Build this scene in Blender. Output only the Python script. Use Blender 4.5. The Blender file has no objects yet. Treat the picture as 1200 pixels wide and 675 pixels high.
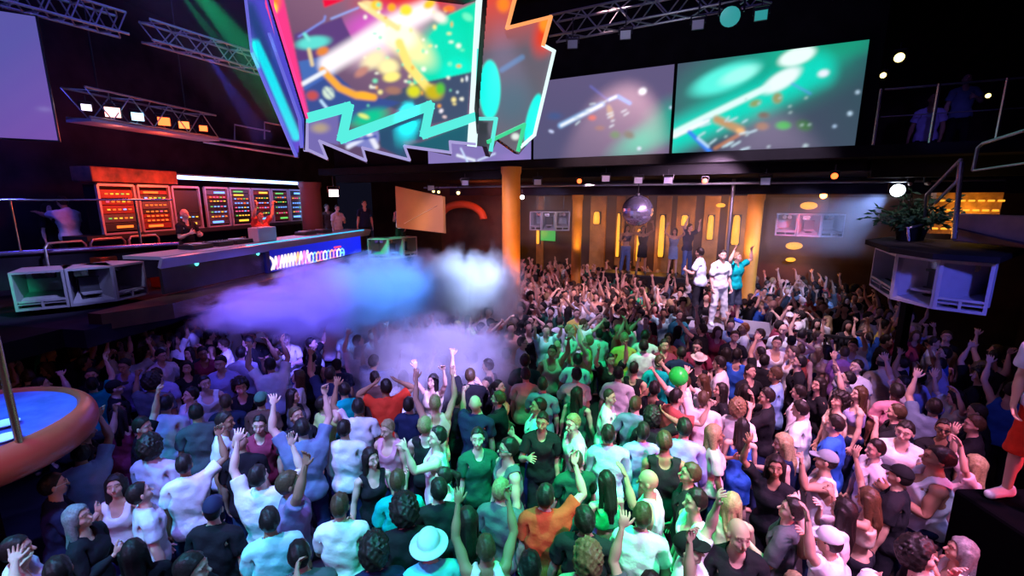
import bpy, bmesh, math, random
import numpy as np
from mathutils import Vector, Matrix
rnd = random.Random(7)
PI = math.pi
C = bpy.context.scene.collection
# ------------------------------------------------------------------ camera (16 mm on a balcony, eye 4.2 m above the dance floor)
EYE = 4.2; FPX = 533.0; PITCH = math.radians(11.1)
cp_, sp_ = math.cos(PITCH), math.sin(PITCH)
cam_d = bpy.data.cameras.new('camera'); cam = bpy.data.objects.new('camera', cam_d); C.objects.link(cam)
cam.location = (0, 0, EYE); cam.rotation_euler = (PI/2 - PITCH, 0, 0)
cam_d.sensor_width = 36; cam_d.lens = FPX/1200*36; cam_d.clip_start = .05; cam_d.clip_end = 100
bpy.context.scene.camera = cam
def ray(px, py):
    u = (px-600)/FPX; v = (337.5-py)/FPX
    return Vector((u, cp_ + v*sp_, -sp_ + v*cp_))
def at(px, py, t):            # point seen at a photo position, t metres deep
    return Vector((0, 0, EYE)) + ray(px, py)*t
def at_z(px, py, z):
    r = ray(px, py); return Vector((0, 0, EYE)) + r*((z-EYE)/r.z)
def on_plane(px, py, p, n):
    r = ray(px, py); o = Vector((0, 0, EYE)); return o + r*((p-o).dot(n)/r.dot(n))
def proj(P):                  # world (N,3) -> photo pixels, depth
    P = np.asarray(P, float); y = P[..., 1]; z = P[..., 2]-EYE
    d = y*cp_ - z*sp_; w = y*sp_ + z*cp_
    d = np.where(np.abs(d) < 1e-6, 1e-6, d)
    return 600 + FPX*P[..., 0]/d, 337.5 - FPX*w/d, d
E1 = Vector((.460, .888, 0)); E2 = Vector((.888, -.460, 0)); UP = Vector((0, 0, 1))   # the hall's two directions
# ------------------------------------------------------------------ materials
_m = {}
def mat(name, col=(.5, .5, .5), rough=.6, metal=0., emit=None, estr=0., noise=0., nscale=8., alpha=None, bump=0., obcol=False, attr=None, spec=.5):
    if name in _m: return _m[name]
    m = bpy.data.materials.new(name); m.use_nodes = True; nt = m.node_tree; N = nt.nodes; L = nt.links
    b = N['Principled BSDF']; b.inputs['Roughness'].default_value = rough; b.inputs['Metallic'].default_value = metal
    b.inputs['Specular IOR Level'].default_value = spec
    b.inputs['Base Color'].default_value = (*col, 1)
    src = None
    if obcol:
        oi = N.new('ShaderNodeObjectInfo'); src = oi.outputs['Color']
    if attr:
        a = N.new('ShaderNodeAttribute'); a.attribute_name = attr
        if src:
            mx = N.new('ShaderNodeMix'); mx.data_type = 'RGBA'; mx.blend_type = 'MULTIPLY'; mx.inputs[0].default_value = 1
            L.new(src, mx.inputs[6]); L.new(a.outputs['Color'], mx.inputs[7]); src = mx.outputs[2]
        else: src = a.outputs['Color']
    if noise > 0:
        tc = N.new('ShaderNodeTexCoord'); nz = N.new('ShaderNodeTexNoise'); nz.inputs['Scale'].default_value = nscale; nz.inputs['Detail'].default_value = 5
        L.new(tc.outputs['Object'], nz.inputs['Vector'])
        mr = N.new('ShaderNodeMapRange'); mr.inputs[1].default_value = .3; mr.inputs[2].default_value = .7
        mr.inputs[3].default_value = 1-noise; mr.inputs[4].default_value = 1+noise*.6
        L.new(nz.outputs['Fac'], mr.inputs[0])
        mx = N.new('ShaderNodeMix'); mx.data_type = 'RGBA'; mx.blend_type = 'MULTIPLY'; mx.inputs[0].default_value = 1
        if src: L.new(src, mx.inputs[6])
        else: mx.inputs[6].default_value = (*col, 1)
        L.new(mr.outputs[0], mx.inputs[7]); src = mx.outputs[2]
        if bump:
            bp = N.new('ShaderNodeBump'); bp.inputs['Strength'].default_value = bump; bp.inputs['Distance'].default_value = .02
            L.new(nz.outputs['Fac'], bp.inputs['Height']); L.new(bp.outputs[0], b.inputs['Normal'])
    if src: L.new(src, b.inputs['Base Color'])
    if emit is not None:
        b.inputs['Emission Color'].default_value = (*emit, 1); b.inputs['Emission Strength'].default_value = estr
    _m[name] = m; return m
def screen_mat(name, strength=1.):   # a lit display: its picture is stored per vertex
    m = bpy.data.materials.new(name); m.use_nodes = True; nt = m.node_tree; N = nt.nodes
    b = N['Principled BSDF']; a = N.new('ShaderNodeAttribute'); a.attribute_name = 'picture'
    b.inputs['Base Color'].default_value = (.015, .015, .015, 1); b.inputs['Roughness'].default_value = .6
    nt.links.new(a.outputs['Color'], b.inputs['Emission Color']); b.inputs['Emission Strength'].default_value = strength
    return m
# ------------------------------------------------------------------ mesh collecting
class MB:
    def __init__(s): s.v = []; s.f = []
    def raw(s, v, f):
        o = len(s.v); s.v += [tuple(p) for p in v]; s.f += [tuple(i+o for i in q) for q in f]; return s
    def box(s, c, size, x=Vector((1, 0, 0)), y=Vector((0, 1, 0)), z=UP, bev=0.):
        c = Vector(c); a, b, d = size[0]/2, size[1]/2, size[2]/2
        x, y, z = Vector(x).normalized(), Vector(y).normalized(), Vector(z).normalized()
        bev = min(bev, a*.9, b*.9, d*.9)
        if bev <= 0:
            v = [c + x*(a*i) + y*(b*j) + z*(d*k) for i in (-1, 1) for j in (-1, 1) for k in (-1, 1)]
            f = [(0, 1, 3, 2), (4, 6, 7, 5), (0, 4, 5, 1), (2, 3, 7, 6), (0, 2, 6, 4), (1, 5, 7, 3)]
            return s.raw(v, f)
        bm = bmesh.new(); bmesh.ops.create_cube(bm, size=1)
        for w in bm.verts: w.co = Vector((w.co.x*2*a, w.co.y*2*b, w.co.z*2*d))
        bmesh.ops.bevel(bm, geom=bm.edges[:], offset=bev, segments=2, affect='EDGES', profile=.5)
        bm.verts.index_update()
        s.raw([c + x*w.co.x + y*w.co.y + z*w.co.z for w in bm.verts], [[w.index for w in f.verts] for f in bm.faces]); bm.free(); return s
    def bar(s, a, b, w, h=None, up=UP):            # rectangular bar between two points
        a, b = Vector(a), Vector(b); d = (b-a); L = d.length; d.normalize(); h = h or w
        if abs(d.dot(up)) > .98: up = Vector((0, 1, 0))
        sd = d.cross(up).normalized(); u2 = sd.cross(d)
        return s.box((a+b)/2, (L, w, h), d, sd, u2)
    def tube(s, pts, r, n=8, caps=True):
        pts = [Vector(p) for p in pts]; R = r if isinstance(r, (list, tuple)) else [r]*len(pts)
        rings = []; prev = None
        for i, p in enumerate(pts):
            d = (pts[min(i+1, len(pts)-1)] - pts[max(i-1, 0)]).normalized()
            if prev is None:
                prev = d.orthogonal().normalized()
            sd = (prev - d*prev.dot(d)).normalized(); prev = sd; q = d.cross(sd)
            rings.append([p + (sd*math.cos(2*PI*k/n) + q*math.sin(2*PI*k/n))*R[i] for k in range(n)])
        v = [p for g in rings for p in g]; f = []
        for i in range(len(pts)-1):
            for k in range(n):
                f.append((i*n+k, i*n+(k+1) % n, (i+1)*n+(k+1) % n, (i+1)*n+k))
        if caps: f += [tuple(range(n))[::-1], tuple((len(pts)-1)*n+k for k in range(n))]
        return s.raw(v, f)
    def lathe(s, prof, c=(0, 0, 0), axis=UP, n=32, xdir=None):   # prof = [(r, h)]
        c = Vector(c); ax = Vector(axis).normalized(); a = ax.orthogonal().normalized(); b = ax.cross(a)
        v = []; f = []
        for r, h in prof:
            for k in range(n):
                t = 2*PI*k/n; v.append(c + ax*h + (a*math.cos(t)+b*math.sin(t))*max(r, 1e-4))
        for i in range(len(prof)-1):
            for k in range(n): f.append((i*n+k, i*n+(k+1) % n, (i+1)*n+(k+1) % n, (i+1)*n+k))
        f += [tuple(range(n))[::-1], tuple((len(prof)-1)*n+k for k in range(n))]
        return s.raw(v, f)
    def prism(s, poly, n, th):                     # planar polygon extruded along -n
        poly = [Vector(p) for p in poly]; n = Vector(n).normalized(); k = len(poly)
        v = poly + [p - n*th for p in poly]
        f = [tuple(range(k)), tuple(range(2*k-1, k-1, -1))] + [(i, i+k, (i+1) % k + k, (i+1) % k) for i in range(k)]
        return s.raw(v, f)
    def ball(s, c, r, n=16, m=10, sc=(1, 1, 1)):
        c = Vector(c); prof = []
        v = []; f = []
        for i in range(m+1):
            ph = PI*i/m
            for k in range(n):
                t = 2*PI*k/n; v.append(c + Vector((math.sin(ph)*math.cos(t)*r*sc[0], math.sin(ph)*math.sin(t)*r*sc[1], math.cos(ph)*r*sc[2])))
        for i in range(m):
            for k in range(n): f.append((i*n+k, (i+1)*n+k, (i+1)*n+(k+1) % n, i*n+(k+1) % n))
        return s.raw(v, f)
    def build(s, name, m, parent=None, smooth=False):
        me = bpy.data.meshes.new(name); me.from_pydata([tuple(p) for p in s.v], [], s.f)
        bm = bmesh.new(); bm.from_mesh(me); bmesh.ops.remove_doubles(bm, verts=bm.verts, dist=1e-5); bmesh.ops.recalc_face_normals(bm, faces=bm.faces); bm.to_mesh(me); bm.free()
        me.materials.append(m)
        if smooth:
            me.polygons.foreach_set('use_smooth', [True]*len(me.polygons))
            try: me.set_sharp_from_angle(angle=math.radians(40))
            except Exception: pass
        o = bpy.data.objects.new(name, me); C.objects.link(o)
        if parent is not None:
            o.parent = parent; o.location = -parent.location if parent.parent is None else (0, 0, 0)
        return o
def tag(o, label, cat, group=None, kind=None):
    if label: o['label'] = label
    if cat: o['category'] = cat
    if group: o['group'] = group
    if kind: o['kind'] = kind
    return o
def struct(o): o['kind'] = 'structure'; return o
def empty(name, loc, label, cat, group=None):
    o = bpy.data.objects.new(name, None); C.objects.link(o); o.location = Vector(loc); o.empty_display_size = .1
    return tag(o, label, cat, group)
def V3(*a): return Vector(a)
# ------------------------------------------------------------------ people: signed-distance bodies and clothes, skinned and posed
def ss(a, b, x):
    t = np.clip((x-a)/(b-a), 0, 1); return t*t*(3-2*t)
def cap(a, b, ra, rb, sy=1.): return ('c', a, b, ra, rb, sy)
def ell(c, r): return ('e', c, r)
def mir(p):
    if p[0] == 'c': return ('c', (-p[1][0], *p[1][1:]), (-p[2][0], *p[2][1:]), *p[3:])
    return ('e', (-p[1][0], *p[1][1:]), p[2])
def sdf_prim(p, X, Y, Z):
    if p[0] == 'e':
        c, r = p[1], p[2]; x, y, z = X-c[0], Y-c[1], Z-c[2]
        k0 = np.sqrt((x/r[0])**2+(y/r[1])**2+(z/r[2])**2); k1 = np.sqrt((x/r[0]**2)**2+(y/r[1]**2)**2+(z/r[2]**2)**2)+1e-9
        return k0*(k0-1)/k1
    _, a, b, ra, rb, sy = p
    ab = np.array(b)-np.array(a); L2 = (ab*ab).sum(); x, y, z = X-a[0], Y-a[1], Z-a[2]
    t = np.clip((x*ab[0]+y*ab[1]+z*ab[2])/L2, 0, 1)
    return np.sqrt((x-t*ab[0])**2+((y-t*ab[1])/sy)**2+(z-t*ab[2])**2)-(ra+(rb-ra)*t)
class Grid:
    def __init__(s, lo, hi, h):
        s.lo = np.array(lo, np.float32); s.h = h; s.ax = [np.arange(lo[i], hi[i]+h, h, dtype=np.float32) for i in range(3)]
        s.D = np.full([len(a) for a in s.ax], .5, np.float32)
    def sl(s, lo, hi):
        return tuple(slice(max(0, int((lo[i]-s.lo[i])/s.h)-1), max(1, int((hi[i]-s.lo[i])/s.h)+3)) for i in range(3))
    def add(s, p, k=.02, m=.05):
        if p[0] == 'e': lo = [p[1][i]-p[2][i]-m for i in range(3)]; hi = [p[1][i]+p[2][i]+m for i in range(3)]
        else:
            r = max(p[3], p[4])*max(1, p[5]); lo = [min(p[1][i], p[2][i])-r-m for i in range(3)]; hi = [max(p[1][i], p[2][i])+r+m for i in range(3)]
        q = s.sl(lo, hi); d = s.D[q]
        if d.size == 0: return
        X, Y, Z = s.ax[0][q[0]][:, None, None], s.ax[1][q[1]][None, :, None], s.ax[2][q[2]][None, None, :]
        e = sdf_prim(p, X, Y, Z)
        hh = np.clip(.5+.5*(e-d)/k, 0, 1); s.D[q] = (e*(1-hh)+d*hh - k*hh*(1-hh)).astype(np.float32)
    def sub(s, p, k=.008):
        X, Y, Z = s.xyz(); e = -sdf_prim(p, X, Y, Z)
        hh = np.clip(.5-.5*(e-s.D)/k, 0, 1); s.D = (e*(1-hh)+s.D*hh + k*hh*(1-hh)).astype(np.float32)
    def xyz(s): return s.ax[0][:, None, None], s.ax[1][None, :, None], s.ax[2][None, None, :]
    def mesh(s):
        D = s.D; D[0] = D[-1] = .1; D[:, 0] = D[:, -1] = .1; D[:, :, 0] = D[:, :, -1] = .1
        ins = D < 0; nx, ny, nz = D.shape
        cnt = np.zeros((nx-1, ny-1, nz-1), np.uint8)
        for i in (0, 1):
            for j in (0, 1):
                for k in (0, 1): cnt += ins[i:nx-1+i, j:ny-1+j, k:nz-1+k]
        act = (cnt > 0) & (cnt < 8); idx = np.argwhere(act); num = np.full(act.shape, -1, np.int32); num[act] = np.arange(len(idx))
        acc = np.zeros((len(idx), 3)); n = np.zeros(len(idx))
        cor = [(0, 0, 0), (1, 0, 0), (0, 1, 0), (1, 1, 0), (0, 0, 1), (1, 0, 1), (0, 1, 1), (1, 1, 1)]
        val = [D[idx[:, 0]+c[0], idx[:, 1]+c[1], idx[:, 2]+c[2]] for c in cor]
        for a, b in [(0, 1), (2, 3), (4, 5), (6, 7), (0, 2), (1, 3), (4, 6), (5, 7), (0, 4), (1, 5), (2, 6), (3, 7)]:
            va, vb = val[a], val[b]; m = (va < 0) != (vb < 0); t = np.where(m, va/np.where(m, va-vb, 1), 0)
            pa, pb = np.array(cor[a]), np.array(cor[b]); acc += (pa+(pb-pa)*t[:, None])*m[:, None]; n += m
        V = (acc/n[:, None]+idx)*s.h+s.lo
        F = []
        for ax in range(3):
            o = [slice(1, -1)]*3; o2 = [slice(1, -1)]*3; o[ax] = slice(0, -1); o2[ax] = slice(1, None)
            a, b = ins[tuple(o)], ins[tuple(o2)]; e = np.argwhere(a != b)
            st = a[tuple(e.T)]; e = e+1; e[:, ax] -= 1
            u, w = (ax+1) % 3, (ax+2) % 3; q = []
            for du, dw in ((1, 1), (0, 1), (0, 0), (1, 0)):
                g = e.copy(); g[:, u] -= du; g[:, w] -= dw; q.append(num[g[:, 0], g[:, 1], g[:, 2]])
            q = np.stack(q, 1); q[~st] = q[~st][:, ::-1]; F.append(q)
        F = np.concatenate(F); F = F[(F >= 0).all(1)]
        return V, F
def torso_prims(f):
    if not f:
        L = [ell((0, 0, .93), (.165, .105, .11)), ell((0, .005, 1.08), (.142, .1, .16)), ell((0, 0, 1.28), (.17, .115, .17))]
        S = [ell((.075, .07, 1.33), (.085, .048, .062)), ell((.09, -.04, 1.28), (.088, .072, .16)), cap((.02, -.02, 1.485), (.15, -.01, 1.435), .05, .045),
             ell((.07, -.06, .93), (.085, .075, .09))]
    else:
        L = [ell((0, 0, .94), (.17, .11, .11)), ell((0, 0, 1.09), (.115, .085, .15)), ell((0, -.005, 1.29), (.145, .095, .16))]
        S = [ell((.066, .075, 1.285), (.062, .058, .06)), ell((.075, -.04, 1.28), (.07, .06, .15)), cap((.02, -.02, 1.475), (.14, -.01, 1.43), .04, .035),
             ell((.075, -.065, .94), (.09, .08, .09))]
    return L+S+[mir(p) for p in S]
def arm_prims(f):
    g = .84 if f else 1.
    S = [ell((.175, 0, 1.42), (.068*g, .06*g, .06*g)), cap((.18, 0, 1.42), (.46, 0, 1.42), .05*g, .039*g), ell((.31, .01, 1.42), (.09, .049*g, .048*g)),
         cap((.46, 0, 1.42), (.72, 0, 1.42), .04*g, .025*g), ell((.54, 0, 1.42), (.085, .043*g, .042*g))]
    return S+[mir(p) for p in S]
def leg_prims(f):
    S = [cap((.088, 0, .90), (.10, 0, .50), .09, .057), cap((.10, 0, .5), (.10, -.01, .09), .051, .036), ell((.10, -.03, .36), (.05, .055, .11))]
    return S+[mir(p) for p in S]
def make_body(f, h=.007):
    G = Grid((-.93, -.16, -.01), (.93, .19, 1.82), h)
    for p in torso_prims(f): G.add(p, .035)
    for p in leg_prims(f): G.add(p, .02)
    for p in arm_prims(f): G.add(p, .022)
    G.add(cap((0, -.012, 1.44), (0, .0, 1.58), .058 if not f else .047, .052 if not f else .044), .03)
    # head and face
    G.add(ell((0, -.005, 1.678), (.077, .098, .103)), .015)
    for p in [ell((0, .03, 1.61), (.052, .06, .058)), ell((0, .068, 1.573), (.022, .02, .018)), cap((0, .085, 1.668), (0, .112, 1.632), .008, .0135)]: G.add(p, .014)
    for sx in (-1, 1):
        G.add(ell((sx*.038, .052, 1.632), (.03, .035, .03)), .015); G.add(cap((sx*.012, .088, 1.688), (sx*.05, .074, 1.69), .010, .008), .012)
        G.add(ell((sx*.08, -.004, 1.655), (.011, .02, .031)), .006)
    for sx in (-1, 1): G.sub(ell((sx*.032, .098, 1.667), (.017, .016, .012)), .01)
    for sx in (-1, 1): G.add(ell((sx*.031, .077, 1.667), (.013, .0135, .0125)), .002)
    G.add(cap((-.02, .088, 1.605), (.02, .088, 1.605), .0085, .0085), .006); G.add(cap((-.016, .087, 1.593), (.016, .087, 1.593), .008, .008), .004)
    for sx in (-1, 1):
        G.add(ell((sx*.765, 0, 1.42), (.05, .043, .018)), .012)
        for y, l in ((-.034, .052), (-.0115, .066), (.0115, .072), (.034, .064)):
            G.add(cap((sx*.79, y*.9, 1.42), (sx*(.80+l), y*1.25, 1.42), .0098, .0078), .004, .02)
        G.add(cap((sx*.745, .03, 1.415), (sx*.785, .066, 1.408), .014, .011), .008); G.add(cap((sx*.785, .066, 1.408), (sx*.815, .08, 1.405), .011, .0085), .004)
        G.add(cap((sx*.10, -.035, .045), (sx*.115, .13, .03), .04, .03), .02)
    G.D = np.maximum(G.D, -(G.ax[2][None, None, :]-.002))
    return G.mesh()
def fold(X, Y, Z, a=.004):
    a = a*.7
    return a*(np.sin(X*38+np.sin(Z*21)*2)+np.sin(Z*47+X*19+Y*30)*.8+np.sin(Y*61-Z*33)*.5)
def cloth(f, kind, h=.0105):
    """one garment as a closed shape around the torso, arms or legs"""
    if kind in ('trousers', 'shorts'):
        G = Grid((-.3, -.22, .0), (.3, .22, 1.1), h)
        for p in torso_prims(f)[:2]+[q for q in torso_prims(f) if q[0] == 'e' and q[1][2] < 1]+leg_prims(f): G.add(p, .03)
        X, Y, Z = G.xyz(); off = .013+.014*ss(.8, .2, Z) + (.014*ss(.8, .45, Z) if kind == 'shorts' else 0)
        G.D = G.D-off-fold(X, Y, Z, .003); zc = .06 if kind == 'trousers' else .47
        G.D = np.maximum(np.maximum(G.D, Z-1.0), zc-Z)
        return G.mesh()
    G = Grid((-.8, -.25, .55), (.8, .25, 1.6), h)
    for p in torso_prims(f): G.add(p, .09)
    for p in arm_prims(f): G.add(p, .04)
    if kind == 'dress':
        G.add(cap((0, 0, .95), (0, 0, .62), .16, .2, .8), .05)
    X, Y, Z = G.xyz(); aX = np.abs(X)
    off = .012+.018*ss(1.25, .9, Z)+.012*ss(.2, .34, aX)*(kind in ('tee', 'shirt')) - .004*(kind in ('tank', 'croptop', 'dress'))
    G.D = G.D-off-fold(X, Y, Z, .0045 if kind != 'croptop' else .002)
    hem = {'tee': .87, 'shirt': .84, 'tank': .88, 'dress': .62, 'croptop': 1.18, 'longsleeve': .88}[kind]
    sl = {'tee': .37, 'shirt': .42, 'longsleeve': .70}.get(kind, .175)
    G.D = np.maximum(G.D, np.maximum(hem-Z + 0*X, aX-sl+ 0*Z))
    if kind in ('tee', 'longsleeve'): G.sub(cap((0, .0, 1.43), (0, .03, 1.7), .066, .09)); G.sub(ell((0, .09, 1.47), (.07, .06, .06)))
    elif kind == 'shirt': G.sub(cap((0, .01, 1.45), (0, .03, 1.7), .062, .08)); G.sub(cap((0, .13, 1.47), (0, .14, 1.30), .06, .01))
    elif kind == 'tank':
        G.sub(cap((0, .0, 1.43), (0, .03, 1.7), .085, .12)); G.sub(ell((0, .1, 1.45), (.09, .08, .12))); G.sub(ell((0, -.1, 1.47), (.08, .06, .08)))
        for sx in (-1, 1): G.sub(ell((sx*.2, 0, 1.40), (.068, .14, .13)))
    else:
        G.D = np.maximum(G.D, Z-(1.365+.03*ss(.03, .07, aX)*ss(.1, .07, aX)))
    return G.mesh()
def hair(kind, h=.0075):
    G = Grid((-.24, -.3, 1.2), (.24, .24, 1.95), h); X, Y, Z = G.xyz()
    if kind == 'hat':            # soft round hat with a sloping brim
        G.add(ell((0, -.005, 1.72), (.098, .115, .095)), .01); G.D = np.maximum(G.D, 1.70-Z)
        r = np.sqrt((X/.165)**2+((Y+.0)/.18)**2); zz = 1.735-.055*r
        G.D = np.minimum(G.D, np.maximum(np.abs(Z-zz)-.007, (r-1)*.16)); return G.mesh()
    if kind == 'straw_hat':
        G.add(ell((0, -.005, 1.72), (.09, .108, .11)), .01); G.D = np.maximum(np.maximum(G.D, 1.70-Z), Z-1.80)
        r = np.sqrt((X/.15)**2+((Y+.0)/.165)**2); G.D = np.minimum(G.D, np.maximum(np.abs(Z-1.715-.02*X*X/.02)-.007, (r-1)*.15)); return G.mesh()
    if kind == 'cap':
        G.add(ell((0, -.005, 1.70), (.087, .108, .098)), .01); G.D = np.maximum(G.D, 1.695-.25*(Y+.02)*0-Z)
        r = np.sqrt((X/.075)**2+((Y-.095)/.085)**2); G.D = np.minimum(G.D, np.maximum(np.abs(Z-1.712+ (X/.08)**2*.012+(Y-.1)*.15)-.006, (r-1)*.08)); return G.mesh()
    off = {'short': .009, 'buzz': .003, 'long': .014, 'afro': .045, 'pony': .007}[kind]
    G.add(ell((0, -.007, 1.682), (.078+off, .099+off, .104+off*1.1)), .01)
    if kind == 'afro':
        b = .012*(np.sin(X*95)*np.sin(Y*88+1)*np.sin(Z*92)+.6*np.sin(X*51+Z*44)*np.sin(Y*57)); G.D = G.D-b
    elif kind != 'buzz': G.D = G.D-.0022*(np.sin(X*120+Z*30)+np.sin(Y*90+X*50))
    back = {'short': 1.60, 'buzz': 1.61, 'long': 1.3, 'afro': 1.57, 'pony': 1.60}[kind]
    line = back+(1.742-back)*ss(-.045 if kind != 'long' else .0, .075, Y)
    G.D = np.maximum(G.D, (line-Z)*.8)
    if kind == 'long':
        H = Grid((-.24, -.3, 1.2), (.24, .24, 1.95), h)
        H.add(cap((0, -.045, 1.68), (0, -.10, 1.42), .085, .075, .75), .01); H.add(cap((0, -.10, 1.42), (0, -.12, 1.28), .075, .04, .6), .03)
        for sx in (-1, 1): H.add(cap((sx*.07, -.01, 1.70), (sx*.095, -.035, 1.42), .035, .03), .03)
        H.D = H.D-.006*(np.sin(X*130+Z*9)+.5*np.sin(X*70+Z*16)); a, b = G.D, H.D
        hh = np.clip(.5+.5*(b-a)/.02, 0, 1); G.D = b*(1-hh)+a*hh-.02*hh*(1-hh)
    if kind == 'pony': G.add(cap((0, -.10, 1.72), (0, -.17, 1.66), .03, .038), .01); G.add(cap((0, -.17, 1.66), (0, -.17, 1.48), .034, .012), .02)
    return G.mesh()
# bones: 0 pelvis 1 chest 2 head ; per side (R=+x then L): clav, upper, fore, hand, f1, f2 ; thigh, shin
NB = 19
def weights(V, part='body'):
    x, y, z = V[:, 0], V[:, 1], V[:, 2]; ax = np.abs(x); W = np.zeros((len(V), NB)); R = x >= 0
    if part == 'hat': W[:, 2] = 1; return W
    if part == 'hair':
        n = ss(1.34, 1.52, z); W[:, 2] = n; W[:, 1] = 1-n; return W
    n = ss(1.475, 1.565, z)*(1-ss(.1, .13, ax))
    leg = (1-ss(.80, .98, z)); ch = ss(.98, 1.2, z)
    far = ss(.19, .25, ax)*(z > 1.1)
    u = np.maximum(ss(.115, .215, ax)*ss(1.25, 1.37, z), far); c = ss(.03, .12, ax)*ss(1.28, 1.42, z)
    e = ss(.43, .49, ax); w = ss(.712, .742, ax); th = ss(.036, .05, y)*(ax < .83); f1 = ss(.795, .812, ax)*(1-th); f2 = ss(.835, .85, ax)*(1-th)
    body = 1-n; arm = u*body; cl = (1-u)*c*body; rest = (1-u)*(1-c)*body
    W[:, 2] = n; W[:, 1] += rest*ch; r2 = rest*(1-ch); W[:, 0] += r2*(1-leg)
    k = 1-ss(.44, .56, z); sR = ss(-.035, .035, x)
    for s, sw in ((0, sR), (1, 1-sR)):
        W[:, 15+2*s] += r2*leg*sw*(1-k); W[:, 16+2*s] += r2*leg*sw*k
        m = (R if s == 0 else ~R).astype(float); b = 3+6*s
        W[:, b] += cl*m; W[:, b+1] += arm*m*(1-e); W[:, b+2] += arm*m*e*(1-w); W[:, b+3] += arm*m*w*(1-f1); W[:, b+4] += arm*m*f1*(1-f2); W[:, b+5] += arm*m*f1*f2
    return W/np.maximum(W.sum(1, keepdims=True), 1e-9)
def rotv(a, b):
    a = np.array(a, float); b = np.array(b, float); a /= np.linalg.norm(a); b /= np.linalg.norm(b)
    v = np.cross(a, b); c = a@b
    if c < -.9999: return np.diag([-1., 1., -1.])
    K = np.array([[0, -v[2], v[1]], [v[2], 0, -v[0]], [-v[1], v[0], 0]]); return np.eye(3)+K+K@K/(1+c)
def rax(ax, t):
    ax = np.array(ax, float); ax /= np.linalg.norm(ax); K = np.array([[0, -ax[2], ax[1]], [ax[2], 0, -ax[0]], [-ax[1], ax[0], 0]])
    return np.eye(3)+math.sin(t)*K+(1-math.cos(t))*K@K
def xf(R, p):
    M = np.eye(4); M[:3, :3] = R; M[:3, 3] = np.array(p)-R@np.array(p); return M
ARM = {  # upper arm direction, forearm direction (right side, x outward, y forward), finger curl, forearm twist
 'd': ((.20, .05, -1), (.10, .30, -.95), .35, 0), 'b': ((.25, .30, -.9), (-.45, .8, .35), .7, 0), 'B': ((.35, .65, -.45), (-.40, .05, 1), .5, 0),
 'u': ((.45, .40, .85), (-.12, .25, 1), .45, 1.0), 'v': ((.8, .35, .5), (-.30, .25, 1), .3, 1.2), 'h': ((.85, .15, .5), (-.9, -.12, .42), .3, 0),
 'o': ((1, .35, .25), (.75, .6, .7), .2, .6), 'f': ((.25, 1, -.1), (-.05, 1, .3), .4, 0), 'p': ((.35, .8, .6), (.0, .7, .85), .8, .8),
 'w': ((.45, .8, .1), (.05, .3, 1), .9, 1.0), 'j': ((.5, -.3, -.85), (-.2, .9, .1), .8, 0)}
def pose_mats(arms, hp=0., hy=0., hr=0., lean=0., sway=0., twist=0., r=rnd, jit=.12):
    M = [None]*NB; I = np.eye(4)
    M[0] = xf(rax((0, 1, 0), sway), (0, 0, .95))
    M[1] = M[0]@xf(rax((1, 0, 0), -lean)@rax((0, 0, 1), twist)@rax((0, 1, 0), -sway*1.5), (0, 0, 1.08))
    M[2] = M[1]@xf(rax((0, 0, 1), hy)@rax((1, 0, 0), hp)@rax((0, 1, 0), hr)*1.0, (0, -.005, 1.53))
    for s, code in ((0, arms[1]), (1, arms[0])):       # arms[0] = left arm, arms[1] = right arm
        up, fo, cu, tw = ARM[code]; sg = 1 if s == 0 else -1; b = 3+6*s
        J = lambda v: np.array([v[0]*sg+r.uniform(-jit, jit), v[1]+r.uniform(-jit, jit), v[2]+r.uniform(-jit, jit)])
        up, fo = J(up), J(fo); un = up/np.linalg.norm(up); el = max(0, un[2]+.25)*.35
        Rc = rax((0, 1, 0), -sg*el); M[b] = M[1]@xf(Rc, (sg*.03, 0, 1.44))
        Ru = rotv((sg, 0, 0), Rc.T@un); M[b+1] = M[b]@xf(Ru, (sg*.185, 0, 1.42))
        Rw = Rc@Ru; fn = Rw.T@(fo/np.linalg.norm(fo)); M[b+2] = M[b+1]@xf(rotv((sg, 0, 0), fn), (sg*.46, 0, 1.42))
        M[b+3] = M[b+2]@xf(rax((1, 0, 0), -tw*sg if True else 0)@rax((0, 1, 0), sg*r.uniform(-.2, .4)), (sg*.725, 0, 1.42))
        c = cu+r.uniform(-.15, .15)
        M[b+4] = M[b+3]@xf(rax((0, 1, 0), sg*c*1.3), (sg*.80, 0, 1.418)); M[b+5] = M[b+4]@xf(rax((0, 1, 0), sg*c*1.5), (sg*.842, 0, 1.418))
        t = 15+2*s; ab = r.uniform(.02, .12)*sg; kf = r.uniform(0, .25)
        M[t] = I@xf(rax((0, 1, 0), -ab)@rax((1, 0, 0), kf*.6), (sg*.09, 0, .9)); M[t+1] = M[t]@xf(rax((1, 0, 0), -kf), (sg*.10, 0, .5))
    return np.stack(M)
def lbs(V, W, M):
    A = np.einsum('nb,bij->nij', W, M[:, :3, :]); return np.einsum('nij,nj->ni', A[:, :, :3], V)+A[:, :, 3]
def decimate(V, F, n):
    me = bpy.data.meshes.new('tmp'); me.from_pydata(V.tolist(), [], F.tolist()); o = bpy.data.objects.new('tmp', me); C.objects.link(o)
    nf = len(F)*2
    if n < nf:
        m = o.modifiers.new('d', 'DECIMATE'); m.ratio = n/nf
    dg = bpy.context.evaluated_depsgraph_get(); me2 = bpy.data.meshes.new_from_object(o.evaluated_get(dg))
    bpy.data.objects.remove(o); bpy.data.meshes.remove(me)
    return me2
def coords(me):
    a = np.empty(len(me.vertices)*3, np.float32); me.vertices.foreach_get('co', a); return a.reshape(-1, 3).astype(float)
SKIN = mat('skin', obcol=True, attr='tint', rough=.55, spec=.35)
CLOTH = mat('cloth', obcol=True, rough=.85, noise=.12, nscale=11, bump=.6, spec=.2)
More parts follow.
